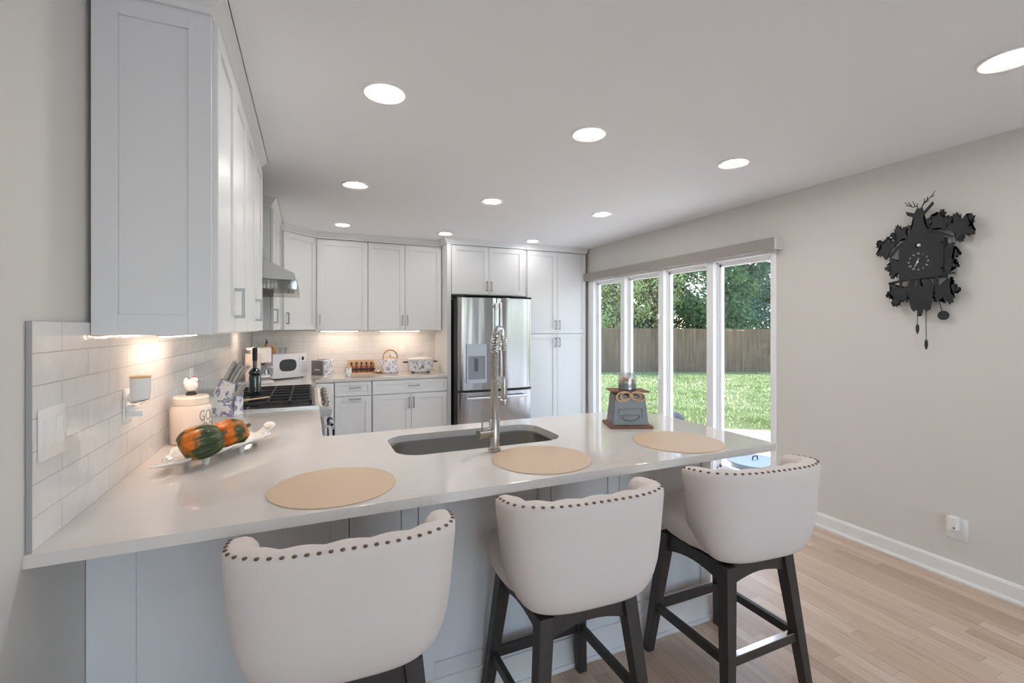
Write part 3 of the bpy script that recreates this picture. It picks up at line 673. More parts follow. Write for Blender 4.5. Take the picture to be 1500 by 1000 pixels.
# ------------------------------------------------------------------ bar stools
def make_stool():
    t = thing('bar_stool', '', 'bar stool', (0, 0, 0))
    zb, h = .566, .340
    A_, B_, E_, Y0, L_ = .255, .148, .62, -.115, .015     # half width, depth, squareness, arm start, straight arm length
    raw = [Vector((-A_, Y0+L_))]
    for i in range(181):
        ph = PI*i/180; raw.append(Vector((-A_*math.copysign(abs(math.cos(ph))**E_, math.cos(ph)), Y0-B_*abs(math.sin(ph))**E_)))
    raw.append(Vector((A_, Y0+L_)))
    cum = [0]
    for p, c in zip(raw, raw[1:]): cum.append(cum[-1]+(c-p).length)
    def at(s_):
        s_ = min(max(s_, 0), cum[-1])
        for j in range(len(raw)-1):
            if cum[j+1] >= s_: return raw[j].lerp(raw[j+1], (s_-cum[j])/max(1e-9, cum[j+1]-cum[j]))
        return raw[-1]
    def path(i, N):
        s_ = cum[-1]*i/N; d = (at(s_+.02)-at(s_-.02)).normalized(); return at(s_), Vector((d.y, -d.x))
    def drop(i, N): e_ = min(i, N-i)/N; return .016*max(0, 1-e_/.22)**1.5
    N = 72; mb = MB(); rings = []
    prof = [(.014, 0), (.021, .012), (.025, .03), (.027, .06), (.028, .10), (.028, .16), (.028, .22), (.029, h-.032), (.0275, h-.014), (.021, h-.004), (.008, h), (-.012, h+.001), (-.030, h-.006), (-.042, h-.022), (-.046, h-.055), (-.044, h-.12), (-.036, .12), (-.024, .04), (-.015, .0)]
    for i in range(-3, N+4):
        k = min(max(i, 0), N); p, n = path(k, N); ex = 0 if 0 <= i <= N else (-i if i < 0 else i-N)
        scs = (1, .90, .62, .12)[ex]; adv = (0, .012, .022, .026)[ex]; ed_ = min(k, N-k)/N
        ch = abs(math.sin(k/N*PI*7)); ring = []; dz = drop(k, N); raise_ = .045*max(0, 1-ed_/.16)**2
        for o, z in prof:
            off = -.008+(o+.008)*scs
            if o < -.02 and z > .1: off -= .007*ch*scs
            zz = (z-.17)*(1, .985, .95, .86)[ex]+.17
            if o < .0 and z > h-.03: zz += .003*ch
            zz -= dz*(z/h); zz += raise_*(1-z/h)
            u_ = max(0, (h-z)/h); tap = 1-.085*u_-.13*u_**6
            q = p+n*off; q.y += adv
            ring.append(mb.v((q.x*tap, Y0+(q.y-Y0)*(tap if q.y < Y0 else 1), zb+zz)))
        rings.append(ring)
    for a, c in zip(rings, rings[1:]):
        for k in range(len(prof)): mb.face([a[k], a[(k+1) % len(prof)], c[(k+1) % len(prof)], c[k]])
    mb.tri(rings[0][::-1]); mb.tri(rings[-1])
    back = mb.build('backrest', 'fabric', t, smooth=True, angle=0)
    mb = MB()
    for i in range(0, 30):
        p, n = path(i*N/29, N); q = p+n*.0185; mb.ball((q.x, q.y, zb+h-.003-drop(i*N/29, N)), .0062, 1, 1, .6, n=8)
    mb.build('nailhead_trim', 'nail', back, smooth=True, angle=0)
    mb = MB(); ns = 48; rr = []
    for z, s_ in ((.552, .60), (.556, .74), (.572, .86), (.600, .95), (.625, .99), (.645, 1.0), (.662, .985), (.674, .94), (.680, .8), (.683, .3)):
        ring = []
        for k in range(ns):
            a = 2*PI*k/ns; ca, sa = math.cos(a), math.sin(a); ex = 2/3.0
            x = .262*math.copysign(abs(ca)**ex, ca); y = .225*math.copysign(abs(sa)**ex, sa)
            if y < -.05: x *= 1-.16*((-.05-y)/.175)
            ring.append(mb.v((x*s_, y*s_-.015, z)))
        rr.append(ring)
    for a, c in zip(rr, rr[1:]):
        for k in range(ns): mb.face([a[k], a[(k+1) % ns], c[(k+1) % ns], c[k]])
    mb.tri(rr[0][::-1]); mb.tri(rr[-1]); mb.build('seat', 'fabric', t, smooth=True, angle=0)
    mb = MB(); mb.lathe([(.15, .530), (.15, .545), (.12, .547), (.12, .556)], 28); mb.build('swivel_plate', 'legwood', t, smooth=True)
    def lp(sx, sy, z): k = .155+(.212-.155)*(1-z/.53); return Vector((sx*k, sy*k, z))
    for sx in (-1, 1):
        for sy in (-1, 1):
            l = MB(); l.bar(lp(sx, sy, 0), lp(sx, sy, .53), .036, .050); l.build('leg', 'legwood', t, bevel=.002)
    for a, c in (((-1, -1), (1, -1)), ((-1, 1), (1, 1)), ((-1, -1), (-1, 1)), ((1, -1), (1, 1))):
        zz = .20; l = MB(); l.bar(lp(*a, zz), lp(*c, zz), .020, .020, .034, .034); s_ = l.build('stretcher', 'legwood', t, bevel=.0015)
        if a == (-1, -1) and c == (1, -1):
            l = MB(); l.bar(lp(*a, zz+.0185)+Vector((.022, 0, 0)), lp(*c, zz+.0185)+Vector((-.022, 0, 0)), .022, .022, .003, .003); l.build('footrest_plate', 'chrome', s_)['label'] = 'shiny metal plate on the footrest'
        # apron with arched underside
        A, B = lp(*a, .50), lp(*c, .50); l = MB(); n = 10; dirv = B-A
        top = []; bot = []
        u = Vector((-dirv.y, dirv.x, 0)).normalized()*.009
        for s2 in (-1, 1):
            T_, B_ = [], []
            for i in range(n+1):
                q = A+dirv*(i/n)+u*s2; T_.append(l.v((q.x, q.y, .530))); B_.append(l.v((q.x, q.y, .452+.030*math.sin(PI*i/n))))
            top.append(T_); bot.append(B_)
            for i in range(n): l.face([T_[i], T_[i+1], B_[i+1], B_[i]])
        for L2 in (top, bot):
            for i in range(n): l.face([L2[0][i], L2[0][i+1], L2[1][i+1], L2[1][i]])
        l.build('apron', 'legwood', t)
    return t
st = make_stool(); GS = 'upholstered bar stools at the peninsula'
st['label'] = 'beige barrel-back stool nearest the camera, below the leftmost placemat'; st['group'] = GS
st.location = (.10, 1.41, 0)
s2_ = dup(st, (.818, 1.413, 0), 0, 'middle beige nailhead stool, in front of the faucet')
s3_ = dup(st, (1.580, 1.400, 0), 0, 'rightmost beige nailhead stool, at the window end of the peninsula')

for s_, a_ in ((st, -.06), (s2_, -.06), (s3_, -.09)):      # the seats swivel a little on their legs
    for c_ in s_.children:
        if c_.name.startswith(('backrest', 'seat')): c_.rotation_euler = (0, 0, a_)

# ------------------------------------------------------------------ placemats
def mat_at(x, y, label, first=[None]):
    if first[0] is None:
        mb = MB(); mb.lathe([(.189, 0), (.191, .0015), (.189, .003), (.05, .0034), (.01, .0034)], 72); o = mb.build('placemat', 'mat', smooth=True); first[0] = o
    else: o = first[0].copy(); COL.objects.link(o)
    o.location = (x, y, .9142); tag(o, label, 'placemat', 'round placemats on the peninsula'); return o
mat_at(.072, 1.562, 'round tan placemat nearest the left stool'); mat_at(.813, 1.565, 'round tan placemat beside the faucet base'); mat_at(1.486, 1.558, 'round tan placemat in front of the grey rustic candle stand')

# ------------------------------------------------------------------ items on the left counter
CZ = .914
ca = thing('ceramic_canister', 'cream ceramic canister with thin lettering in the corner by the tiles', 'canister', (-.478, 2.43, CZ))
mb = MB(); mb.lathe([(.072, 0), (.078, .004), (.079, .15), (.072, .163), (.066, .166)], 40); mb.build('jar', 'cream', ca, smooth=True)
mb = MB(); mb.lathe([(.066, .166), (.069, .168), (.069, .196), (.062, .203), (.02, .206)], 40); mb.build('lid', 'cream', ca, smooth=True)
M['ink'] = mat('grey_lettering', (.30, .27, .25), .6)
mb = MB()
for s, zc in (('GOOD', .118), ('DOG', .064)):
    def bend(x, y, z, zc=zc): a = -.30+x/.0797; return (.0797*math.cos(a)+z*math.cos(a), .0797*math.sin(a)+z*math.sin(a), zc+y*1.7)
    add_text(mb, s, .040, bend, .0004, .92)
mb.build('lettering', 'ink', ca)
ro = thing('rooster_figurine', 'tiny white rooster figurine with red comb on the canister lid', 'figurine', (-.478, 2.43, CZ+.2065))
mb = MB(); mb.ball((0, 0, .042), .027, 1, .9, 1.05); mb.ball((.012, 0, .062), .015); mb.ball((-.02, 0, .055), .014, .7, .6, 1.5); mb.build('body', 'ceramic', ro, smooth=True)
mb = MB(); mb.ball((.012, 0, .077), .006, 1.3, .5, .9); mb.ball((.026, 0, .060), .003); mb.build('comb', 'red', ro, smooth=True)
mb = MB(); mb.lathe([(.020, 0), (.022, .004), (.018, .007), (.016, .013)], 16); mb.build('base', 'black', ro, smooth=True)

# leaf-shaped footed platter
pl = thing('leaf_platter', 'long white scalloped ceramic platter with small feet holding two squashes', 'platter', (-.317, 2.125, CZ), 0)
ax = Vector((.335, .475, 0)).normalized(); pr = Vector((ax.y, -ax.x, 0))
HWP = [(0, .003), (.08, .020), (.18, .055), (.28, .088), (.36, .108), (.43, .102), (.50, .115), (.57, .105), (.64, .118), (.71, .100), (.77, .094), (.82, .052), (.86, .022), (.91, .022), (.96, .026), (1.0, .012)]
def halfw(s):
    for (a_, h0), (b_, h1) in zip(HWP, HWP[1:]):
        if s <= b_: t = (s-a_)/(b_-a_); t = t*t*(3-2*t); return h0+(h1-h0)*t
    return .012
mb = MB(); NS, NT = 60, 14; L = .58; grid = []
for i in range(NS+1):
    s = i/NS; hw2 = halfw(s); row = []
    for j in range(NT+1):
        t = -1+2*j/NT; z = .020+.036*abs(t)**2.2*min(1, hw2/.08)+(.040*max(0, (s-.80)/.20)**1.1)+.014*max(0, (.15-s)/.15)
        p = ax*(s-.5)*L+pr*t*hw2; row.append(mb.v((p.x, p.y, z)))
    grid.append(row)
for a, c in zip(grid, grid[1:]):
    for j in range(NT): mb.face([a[j], a[j+1], c[j+1], c[j]])
mb.build('dish', 'ceramic', pl, smooth=True, solid=.006, angle=0)
for s, t in ((.30, .45), (.30, -.45), (.58, .5), (.58, -.5)):
    p = ax*(s-.5)*L+pr*t*.10; g = MB(); g.lathe([(.007, 0), (.010, .006), (.010, .014), (.014, .026)], 12, p); g.build('foot', 'ceramic', pl, smooth=True)
p = ax*.455*L; g = MB(); g.ball((p.x, p.y, .064), .026, 1, 1, .62); g.build('handle', 'ceramic', pl, smooth=True)
def squash(loc, r, m, label, tilt, rz):
    o = thing('acorn_squash', label, 'squash', loc, rz, 'squashes on the leaf platter'); mb = MB(); nu, nv = 80, 24; rings = []
    T = Matrix.Rotation(tilt, 4, 'Y')
    for j in range(1, nv):
        ph = PI*j/nv; rings.append([])
        for i in range(nu):
            a = 2*PI*i/nu; lob = 1-.19*(1-abs(math.sin(a*4.5)))**2*math.sin(ph)**.6
            rad = r*math.sin(ph)**.85*lob; z = r*.98*math.cos(ph)*(1+.06*math.cos(ph))
            if abs(math.cos(ph)) > .9: z *= .93
            w_ = T @ Vector((rad*math.cos(a), rad*math.sin(a), z)); rings[-1].append(mb.v((w_.x, w_.y, w_.z*.80)))
    for a, c in zip(rings, rings[1:]):
        for k in range(nu): mb.face([a[k], a[(k+1) % nu], c[(k+1) % nu], c[k]])
    mb.tri(rings[0]); mb.tri(rings[-1]); mb.build('rind', m, o, smooth=True, angle=0)
    g = MB(); g.T = T; g.cyl((0, 0, r*.90), (0, .004, r*1.12), .009, .006, 8); g.build('stem', 'bark', o, smooth=True)
squash((-.362, 1.980, CZ+.088), .077, 'squash1', 'mostly green acorn squash at the near end of the platter', 1.25, .25)
squash((-.290, 2.105, CZ+.086), .070, 'squash2', 'orange striped acorn squash behind the green one on the platter', 1.2, .1)

# knife block
kb = thing('knife_block', 'white and blue floral knife block full of steel handled knives', 'knife block', (-.509, 3.050, CZ), math.atan2(-.04, .122))
mb = MB(); W_ = .103
mb.prism([(0, 0), (.128, 0), (.128, .108), (.100, .108), (.132, .180), (.052, .212), (-.012, .092)], 0, W_, 'y')
mb.build('block', 'floralbig', kb, bevel=.003)
kd = Vector((.42, 0, .907)).normalized()
def kn(x, y, z, L, r):
    g = MB(); p0 = Vector((x, y, z)); g.tube([p0-kd*.01, p0+kd*L*.3, p0+kd*L*.75+Vector((.004, 0, -.002)), p0+kd*L+Vector((.010, 0, -.006))], lambda t: r*(1-.25*math.sin(PI*t)+.12*t), 10)
    k = g.build('knife_handle', 'steel', kb, smooth=True)
for x, y, z, L in ((.062, .018, .205, .120), (.066, .050, .204, .105), (.064, .083, .204, .115), (.090, .030, .194, .115), (.092, .065, .192, .100), (.112, .018, .186, .11), (.112, .052, .186, .10), (.112, .085, .186, .11)): kn(x, y, z, L, .0085)
for k in range(6): kn(.114, .012+k*.016, .105, .092, .0062)

# bottle on the grate
bo = thing('oil_bottle', 'dark green glass bottle standing on the near range grate', 'bottle', (-.338, 3.555, .9605))
mb = MB(); mb.lathe([(.033, 0), (.037, .004), (.037, .120), (.033, .135), (.038, .146), (.038, .158), (.030, .170), (.016, .182), (.0135, .19), (.0135, .235)], 24); mb.build('glass', 'bottle', bo, smooth=True)
mb = MB(); mb.lathe([(.0155, .235), (.0155, .318), (.013, .32)], 20); mb.build('capsule', 'black', bo, smooth=True)
sp_ = thing('wooden_spoon', 'short pale wooden spoon lying on the front grate near the bottle', 'spoon', (-.36, 3.26, .9605), .6)
mb = MB(); mb.ball((0, 0, .009), .022, 1.3, .8, .38); mb.build('bowl', 'wood', sp_, smooth=True)
mb = MB(); mb.cyl((.02, 0, .009), (.15, 0, .009), .005, n=8); mb.build('handle', 'wood', sp_, smooth=True)

# ------------------------------------------------------------------ back counter items (top .888)
Z2 = .888
pt = thing('paper_towel_holder', 'white paper towel roll on a holder in the far left corner', 'paper towels', (-.455, 4.62, Z2))
mb = MB(); mb.lathe([(.075, 0), (.075, .010), (.06, .014)], 28); mb.cyl((0, 0, .01), (0, 0, .36), .006, n=10); mb.lathe([(.055, .335), (.055, .348), (.02, .352)], 24); mb.build('stand', 'white', pt, smooth=True)
mb = MB(); mb.lathe([(.020, .016), (.062, .016), (.062, .30), (.020, .30)], 30, cap=False); mb.build('paper_roll', 'cream', pt, smooth=True)
cm = thing('coffee_maker', 'cream drip coffee maker left of the microwave', 'coffee maker', (-.45, 4.93, Z2), .35)
mb = MB(); mb.rbox(-.08, .10, -.09, .09, .20, .345, .012); mb.build('brew_head', 'appl', cm, smooth=True)
mb = MB(); mb.rbox(-.08, -.02, -.085, .085, 0, .205, .01); mb.build('tower', 'appl', cm, smooth=True)
mb = MB(); mb.rbox(-.08, .12, -.09, .09, 0, .03, .008); mb.build('base', 'appl', cm, smooth=True)
mb = MB(); mb.box(.0995, .102, -.03, -.018, .26, .30); mb.build('switch', 'black', cm)
mb = MB(); mb.cyl((.04, 0, .175), (.04, 0, .20), .02, .035, 14); mb.build('drip_cone', 'rustwood', cm, smooth=True)
cf = thing('coffee_carafe', 'clear glass coffee carafe with cream handle under the coffee maker', 'carafe', (-.45+.05*math.cos(.35), 4.93+.05*math.sin(.35), Z2+.0305), -.4)
mb = MB(); mb.lathe([(.050, 0), (.056, .01), (.058, .06), (.046, .105), (.044, .13)], 24, cap=False); mb.build('glass', 'clear', cf, smooth=True, solid=.002)
mb = MB(); mb.lathe([(.0585, .028), (.0595, .030), (.0595, .05), (.0585, .052)], 24, cap=False); mb.build('band', 'white', cf, smooth=True)
mb = MB(); mb.tube([(.044, 0, .125), (.075, 0, .128), (.098, 0, .11), (.10, 0, .07), (.088, 0, .035), (.060, 0, .03)], .0065, 8); mb.build('handle', 'appl', cf, smooth=True)
# microwave
ma = math.atan2(.22, .30)
mw = thing('microwave_oven', 'white microwave oven set diagonally in the counter corner', 'microwave', (-.335, 5.165, Z2), ma)
mb = MB(); mb.rbox(0, .385, 0, .26, .012, .262, .008); mb.build('case', 'lilac', mw, smooth=True)
for fx in (.03, .35):
    for fy in (.03, .23): mb = MB(); mb.cyl((fx, fy, 0), (fx, fy, .013), .012, n=10); mb.build('foot', 'black', mw)
mb = MB(); L_ = [(.165+.095*math.copysign(abs(math.cos(a))**.6, math.cos(a)), .143+.062*math.copysign(abs(math.sin(a))**.75, math.sin(a))) for a in [2*PI*k/36 for k in range(36)]]
mb.prism(L_, -.003, .001, 'y'); mb.build('door_window', 'blackgloss', mw)
mb = MB(); mb.prism([(.335+.014*math.cos(a), .205+.02*math.sin(a)) for a in [2*PI*k/16 for k in range(16)]], -.003, .001, 'y'); mb.build('display', 'black', mw)
mb = MB()
for i in range(4):
    for j in range(3): mb.box(.315+j*.017, .325+j*.017, -.002, .001, .065+i*.03, .073+i*.03)
mb.build('keypad', 'disp', mw)
mb = MB(); mb.box(.294, .296, -.0015, .001, .04, .235); mb.build('door_seam', 'disp', mw)
# cruets and glasses on the microwave
def onmw(x, y): return (-.335+x*math.cos(ma)-y*math.sin(ma), 5.165+x*math.sin(ma)+y*math.cos(ma), Z2+.262)
for (x, y, h_, lab) in ((.035, .16, .15, 'taller amber glass cruet on top of the microwave'), (.095, .15, .10, 'shorter amber glass cruet on top of the microwave')):
    o = thing('glass_cruet', lab, 'cruet', onmw(x, y), 0, 'amber cruets on the microwave'); k = h_/.14
    mb = MB(); mb.lathe([(.024, 0), (.027, .006), (.027, .05*k), (.018, .07*k), (.020, .085*k), (.012, .10*k)], 16); mb.build('glass', 'amber', o, smooth=True)
    mb = MB(); mb.lathe([(.011, .10*k), (.013, .105*k), (.006, .12*k), (.004, .14*k)], 12); mb.build('stopper', 'black' if h_ > .12 else 'wood', o, smooth=True)
for (x, y, lab) in ((.18, .15, 'left small clear glass on top of the microwave'), (.235, .15, 'right small clear glass on top of the microwave')):
    mb = MB(); mb.lathe([(.001, 0), (.014, 0), (.016, .06)], 16, cap=False); o = mb.build('small_glass', 'clear', smooth=True, solid=.0015); o.location = onmw(x, y); o.location.z += .001; tag(o, lab, 'glass', 'small glasses on the microwave')
# toaster
to = thing('toaster', 'two-slice toaster with blue floral side panel right of the microwave', 'toaster', (.135, 5.37, Z2), PI/4)
mb = MB(); mb.rbox(-.072, .078, -.08, .085, .015, .185, .018, 3); mb.build('shell', 'floral', to, smooth=True)
mb = MB(); mb.rbox(-.084, -.066, -.078, .083, .018, .180, .006); mb.build('end_plate', 'hoodsteel', to, smooth=True)['label'] = 'dark steel end plate'
mb = MB(); mb.rbox(-.095, -.083, -.03, .03, .075, .088, .003); mb.build('lever', 'white', to, smooth=True)
mb = MB(); mb.box(-.055, .06, -.035, -.015, .1835, .1865); mb.box(-.055, .06, .015, .035, .1835, .1865); mb.build('slots', 'black', to)
mb = MB(); mb.rbox(-.078, .080, -.082, .086, 0, .018, .004); mb.build('base', 'white', to, smooth=True)
# small floral jar, spice rack
fj = thing('lidded_jar', 'small floral jar with wooden lid in front of the spice rack', 'jar', (.385, 5.27, Z2))
mb = MB(); mb.lathe([(.030, 0), (.036, .006), (.036, .085), (.030, .095)], 20); mb.build('jar', 'floral', fj, smooth=True)
mb = MB(); mb.lathe([(.032, .095), (.032, .108), (.01, .114), (.012, .128)], 16); mb.build('lid', 'wood', fj, smooth=True)
sr = thing('spice_rack', 'pale wooden spice rack against the back tiles', 'spice rack', (.555, 5.60, Z2))
mb = MB(); mb.box(-.15, .15, .03, .042, 0, .155); mb.box(-.15, -.138, -.035, .03, 0, .12); mb.box(.138, .15, -.035, .03, 0, .12); mb.box(-.15, .15, -.035, .03, 0, .012); mb.build('frame', 'wood', sr, bevel=.002)
mb = MB(); mb.box(-.15, .15, -.042, -.035, .04, .06); mb.build('front_rail', 'black', sr)
nm = ['dark red spice bottle at the left end of the rack', 'dark red spice bottle second from the left in the rack', 'dark red spice bottle in the middle of the rack', 'dark red spice bottle second from the right in the rack', 'dark red spice bottle at the right end of the rack']
sb = None
for k in range(5):
    loc = (.555-.11+k*.055, 5.596, Z2+.0125)
    if sb is None:
        sb = thing('spice_bottle', nm[0], 'bottle', loc, 0, 'spice bottles in the wooden rack')
        mb = MB(); mb.lathe([(.018, 0), (.020, .004), (.020, .065), (.010, .08), (.009, .095)], 14); mb.build('glass', 'spice', sb, smooth=True)
        mb = MB(); mb.lathe([(.011, .095), (.011, .115), (.009, .117)], 12); mb.build('cap', 'black', sb, smooth=True)
    else: dup(sb, loc, 0, nm[k])
dh = thing('small_dish', 'tiny copper coloured dish beside the kettle', 'dish', (.745, 5.56, Z2))
mb = MB(); mb.lathe([(.025, 0), (.035, .006), (.044, .022), (.041, .022), (.03, .010), (.01, .008)], 20); mb.build('bowl', 'copper', dh, smooth=True)
# kettle
kt = thing('tea_kettle', 'floral enamel kettle with arched copper handle on the back counter', 'kettle', (.86, 5.46, Z2))
mb = MB(); mb.lathe([(.085, .006), (.098, .02), (.100, .05), (.086, .12), (.068, .165), (.055, .175)], 32); mb.build('body', 'floral', kt, smooth=True)
mb = MB(); mb.lathe([(.092, 0), (.094, .008), (.088, .012)], 28); mb.build('base_ring', 'chrome', kt, smooth=True)
mb = MB(); mb.lathe([(.058, .173), (.05, .186), (.015, .193), (.008, .20), (.012, .212), (.004, .216)], 24); mb.build('lid', 'copper', kt, smooth=True)
mb = MB(); mb.tube([(-.075, 0, .10), (-.105, 0, .13), (-.125, 0, .165)], lambda t: .016-.006*t, 10); mb.build('spout', 'floral', kt, smooth=True)
mb = MB(); mb.tube([(.082*math.cos(a), 0, .165+.105*math.sin(a)**.8) for a in [PI*k/16 for k in range(17)]], .0075, 8); mb.build('handle', 'copper', kt, smooth=True)
# slow cooker
sk2 = thing('slow_cooker', 'oval floral slow cooker with glass lid next to the refrigerator panel', 'slow cooker', (1.20, 5.40, Z2))
mb = MB(); mb.lathe([(.125, .018), (.138, .03), (.150, .10), (.156, .155)], 36, sy=.72); mb.build('body', 'floral', sk2, smooth=True)
mb = MB(); mb.lathe([(.158, .155), (.162, .162), (.155, .170), (.10, .182), (.03, .19)], 36, sy=.72); mb.build('lid', 'ceramic', sk2, smooth=True)
mb = MB(); mb.lathe([(.012, .188), (.012, .200), (.026, .212), (.028, .226), (.018, .238), (.006, .242)], 18); mb.build('lid_knob', 'clear', sk2, smooth=True)
for s_ in (-1, 1): mb = MB(); mb.rbox(min(s_*.15, s_*.20), max(s_*.15, s_*.20), -.03, .03, .120, .136, .005); mb.build('handle', 'black', sk2, smooth=True)
mb = MB(); mb.cyl((0, -.104, .075), (0, -.130, .075), .019, .017, 16); mb.cyl((0, -.108, .118), (0, -.116, .118), .006, n=10); mb.build('dial', 'zinc', sk2, smooth=True)
for fx in (-.09, .09):
    for fy in (-.05, .05): mb = MB(); mb.cyl((fx, fy, 0), (fx, fy, .022), .010, n=10); mb.build('foot', 'black', sk2)

# ------------------------------------------------------------------ rustic candle stand on the peninsula
cs = thing('candle_stand', 'grey metal box on rusty brown board with rope bow, on the peninsula', 'decoration', (1.497, 1.925, CZ), -.38)
mb = MB(); mb.box(-.108, .108, -.088, .088, 0, .014); mb.build('base_board', 'rustwood', cs, bevel=.002)
def frust(mb, x0, x1, y0, y1, za, zb_, k):
    A = [mb.v((x, y, za)) for x, y in ((-x0, -y0), (x0, -y0), (x0, y0), (-x0, y0))]; B = [mb.v((x, y, zb_)) for x, y in ((-x1, -y1), (x1, -y1), (x1, y1), (-x1, y1))]
    for i in range(4): mb.face([A[i], A[(i+1) % 4], B[(i+1) % 4], B[i]])
    mb.face(A[::-1]); mb.face(B)
mb = MB(); frust(mb, .090, .076, .068, .054, .014, .165, 0); mb.build('box', 'zinc', cs, bevel=.003)
mb = MB(); mb.tube([(.046*math.cos(a), -.0665+.0, .062+.026*math.sin(a)) for a in [PI+PI*k/14 for k in range(15)]], .0045, 6); mb.box(-.05, .05, -.068, -.060, .060, .066); mb.box(-.062, .062, -.0655, -.058, .022, .028); mb.box(-.062, -.056, -.0655, -.058, .022, .095); mb.box(.056, .062, -.0655, -.056, .022, .095); mb.box(-.062, .062, -.064, -.052, .092, .098); mb.build('emblem', 'zinc', cs, bevel=.002)
mb = MB(); mb.box(-.012, .012, -.012, .012, .165, .178); mb.prism([(-.093, -.055), (.093, -.075), (.093, .055), (-.093, .075)], .178, .184); mb.build('top_board', 'rustwood', cs)
mb = MB()
for s_ in (-1, 1):
    for r_, zz in ((1, 0), (.72, .002)):
        mb.tube([(s_*(.036-.036*math.cos(a))*r_, -.066-.006*math.sin(a), .163+.020*math.sin(a*s_)*r_*1.1-.010*(1-math.cos(a))*.5+zz) for a in [2*PI*k/24 for k in range(24)]], .0042, 6, True)
mb.ball((0, -.070, .163), .011); mb.build('rope_bow', 'rope', cs, smooth=True)
cj = thing('candle_jar', 'clear glass jar with dried orange slices on top of the rustic stand', 'candle jar', (1.497, 1.925, CZ+.1845), -.38)
mb = MB(); mb.lathe([(.040, 0), (.046, .004), (.047, .07), (.042, .082), (.038, .086)], 28, cap=False); mb.build('glass', 'clear', cj, smooth=True, solid=.002)
mb = MB(); mb.lathe([(.043, .003), (.043, .030), (.02, .032)], 24); mb.build('gel', 'moss', cj, smooth=True)
mb = MB()
for k in range(7):
    a = k*.9; mb.ball((.026*math.cos(a), .026*math.sin(a), .042+.005*(k % 3)), .013, 1, 1, .8)
mb.build('orange_slices', 'orange', cj, smooth=True)

# ------------------------------------------------------------------ switches, outlets, plug-ins
def plate(name, label, cat, loc, rz, w, h): # local plate faces -y
    t = thing(name, label, cat, loc, rz); mb = MB(); mb.rbox(-w/2, w/2, -.006, 0, -h/2, h/2, .0025); mb.build('plate', 'white', t, smooth=True); return t
sw = plate('light_switch', 'white double rocker switch plate on the left tiles', 'light switch', (XL+.010, 1.452, 1.168), PI/2, .122, .122)
mb = MB(); mb.box(-.045, -.012, -.009, -.005, -.034, .034); mb.build('rocker', 'white', sw, bevel=.001); mb = MB(); mb.box(.012, .045, -.009, -.005, -.034, .034); mb.build('rocker', 'white', sw, bevel=.001)
mb = MB(); mb.box(.037, .042, -.012, -.008, -.01, .025); mb.build('dimmer_slider', 'white', sw)
on = plate('wall_outlet', 'white outlet plate on the left tiles behind the wax warmer', 'outlet', (XL+.010, 1.95, 1.153), PI/2, .075, .118)
wx = thing('wax_warmer', 'white plug-in scent warmer with wooden rim on the left tiles', 'night light', (XL+.0165, 1.95, 1.10), PI/2)
mb = MB(); mb.rbox(-.034, .012, -.026, 0, .036, .056, .004); mb.rbox(-.030, -.012, -.045, 0, .018, .038, .004); mb.ball((-.022, -.022, .082), .021); mb.build('plug', 'white', wx, smooth=True)
mb = MB(); mb.lathe([(.014, .072), (.024, .080), (.0275, .092), (.028, .150), (.026, .150)], 28, (-.060, -.048, 0)); mb.build('shade', 'white', wx, smooth=True)
mb = MB(); mb.lathe([(.028, .150), (.029, .152), (.029, .157), (.025, .158), (.01, .154)], 28, (-.060, -.048, 0)); mb.build('rim', 'wood', wx, smooth=True)
mb = MB(); mb.tube([(-.060+.024*math.cos(a), -.048+.024*math.sin(a), .074-.006*math.sin(a)) for a in [2*PI*k/16 for k in range(16)]], .0016, 6, True); mb.build('trim_wire', 'nickel', wx)
plate('wall_outlet', 'white outlet plate on the left tiles behind the rooster figurine', 'outlet', (XL+.010, 2.86, 1.15), PI/2, .075, .118)
pu = plate('wall_outlet', 'white outlet plate on the right wall with a plugged-in device', 'outlet', (XR, 1.350, .290), -PI/2, .098, .122)
fr_ = thing('plug_in_freshener', 'small white plug-in air freshener on the right wall outlet', 'air freshener', (XR-.0065, 1.352, .318), -PI/2)
mb = MB(); mb.rbox(-.022, .022, -.045, 0, -.035, .045, .009, 3); mb.build('housing', 'white', fr_, smooth=True)
mb = MB(); mb.cyl((.008, -.0445, -.015), (.008, -.047, -.015), .004, n=10); mb.build('indicator', 'black', fr_)
ob = plate('wall_outlet', 'white outlet plate on the back tiles behind the kettle', 'outlet', (1.03, YB-.011, 1.15), 0, .072, .118)
op = plate('wall_outlet', 'white outlet plate low on the peninsula panel behind the stools', 'outlet', (1.29, PY-.0005, .30), 0, .072, .118)
mb = MB(); mb.tube([(1.03, YB-.02, 1.13), (1.035, YB-.05, 1.10), (1.06, YB-.05, 1.02), (1.08, YB-.06, .95), (1.07, YB-.08, Z2+.004), (1.02, YB-.12, Z2+.004)], .0028, 6)
tag(mb.build('power_cord', 'white', smooth=True), 'thin white power cord from the back outlet to the counter', 'cord')
# under-cabinet lamps
def under(loc, rz, w, label):
    t = thing('under_cabinet_light', label, 'light', loc, rz); mb = MB(); mb.box(-w/2, w/2, -.02, .02, -.010, 0); mb.build('housing', 'white', t)
    mb = MB(); mb.box(-w/2+.008, w/2-.008, -.014, .014, -.0125, -.0095); mb.build('diffuser', 'under', t)
under((-.47, 2.20, UB), PI/2, .45, 'warm light strip under the nearest wall cabinets')
under((-.47, 4.45, UB), PI/2, .35, 'warm light strip under the wall cabinet past the hood')
under((.31, 5.50, UB-.008), 0, .40, 'warm light strip above the toaster')
under((.98, 5.50, UB-.008), 0, .46, 'warm light strip above the kettle and slow cooker')

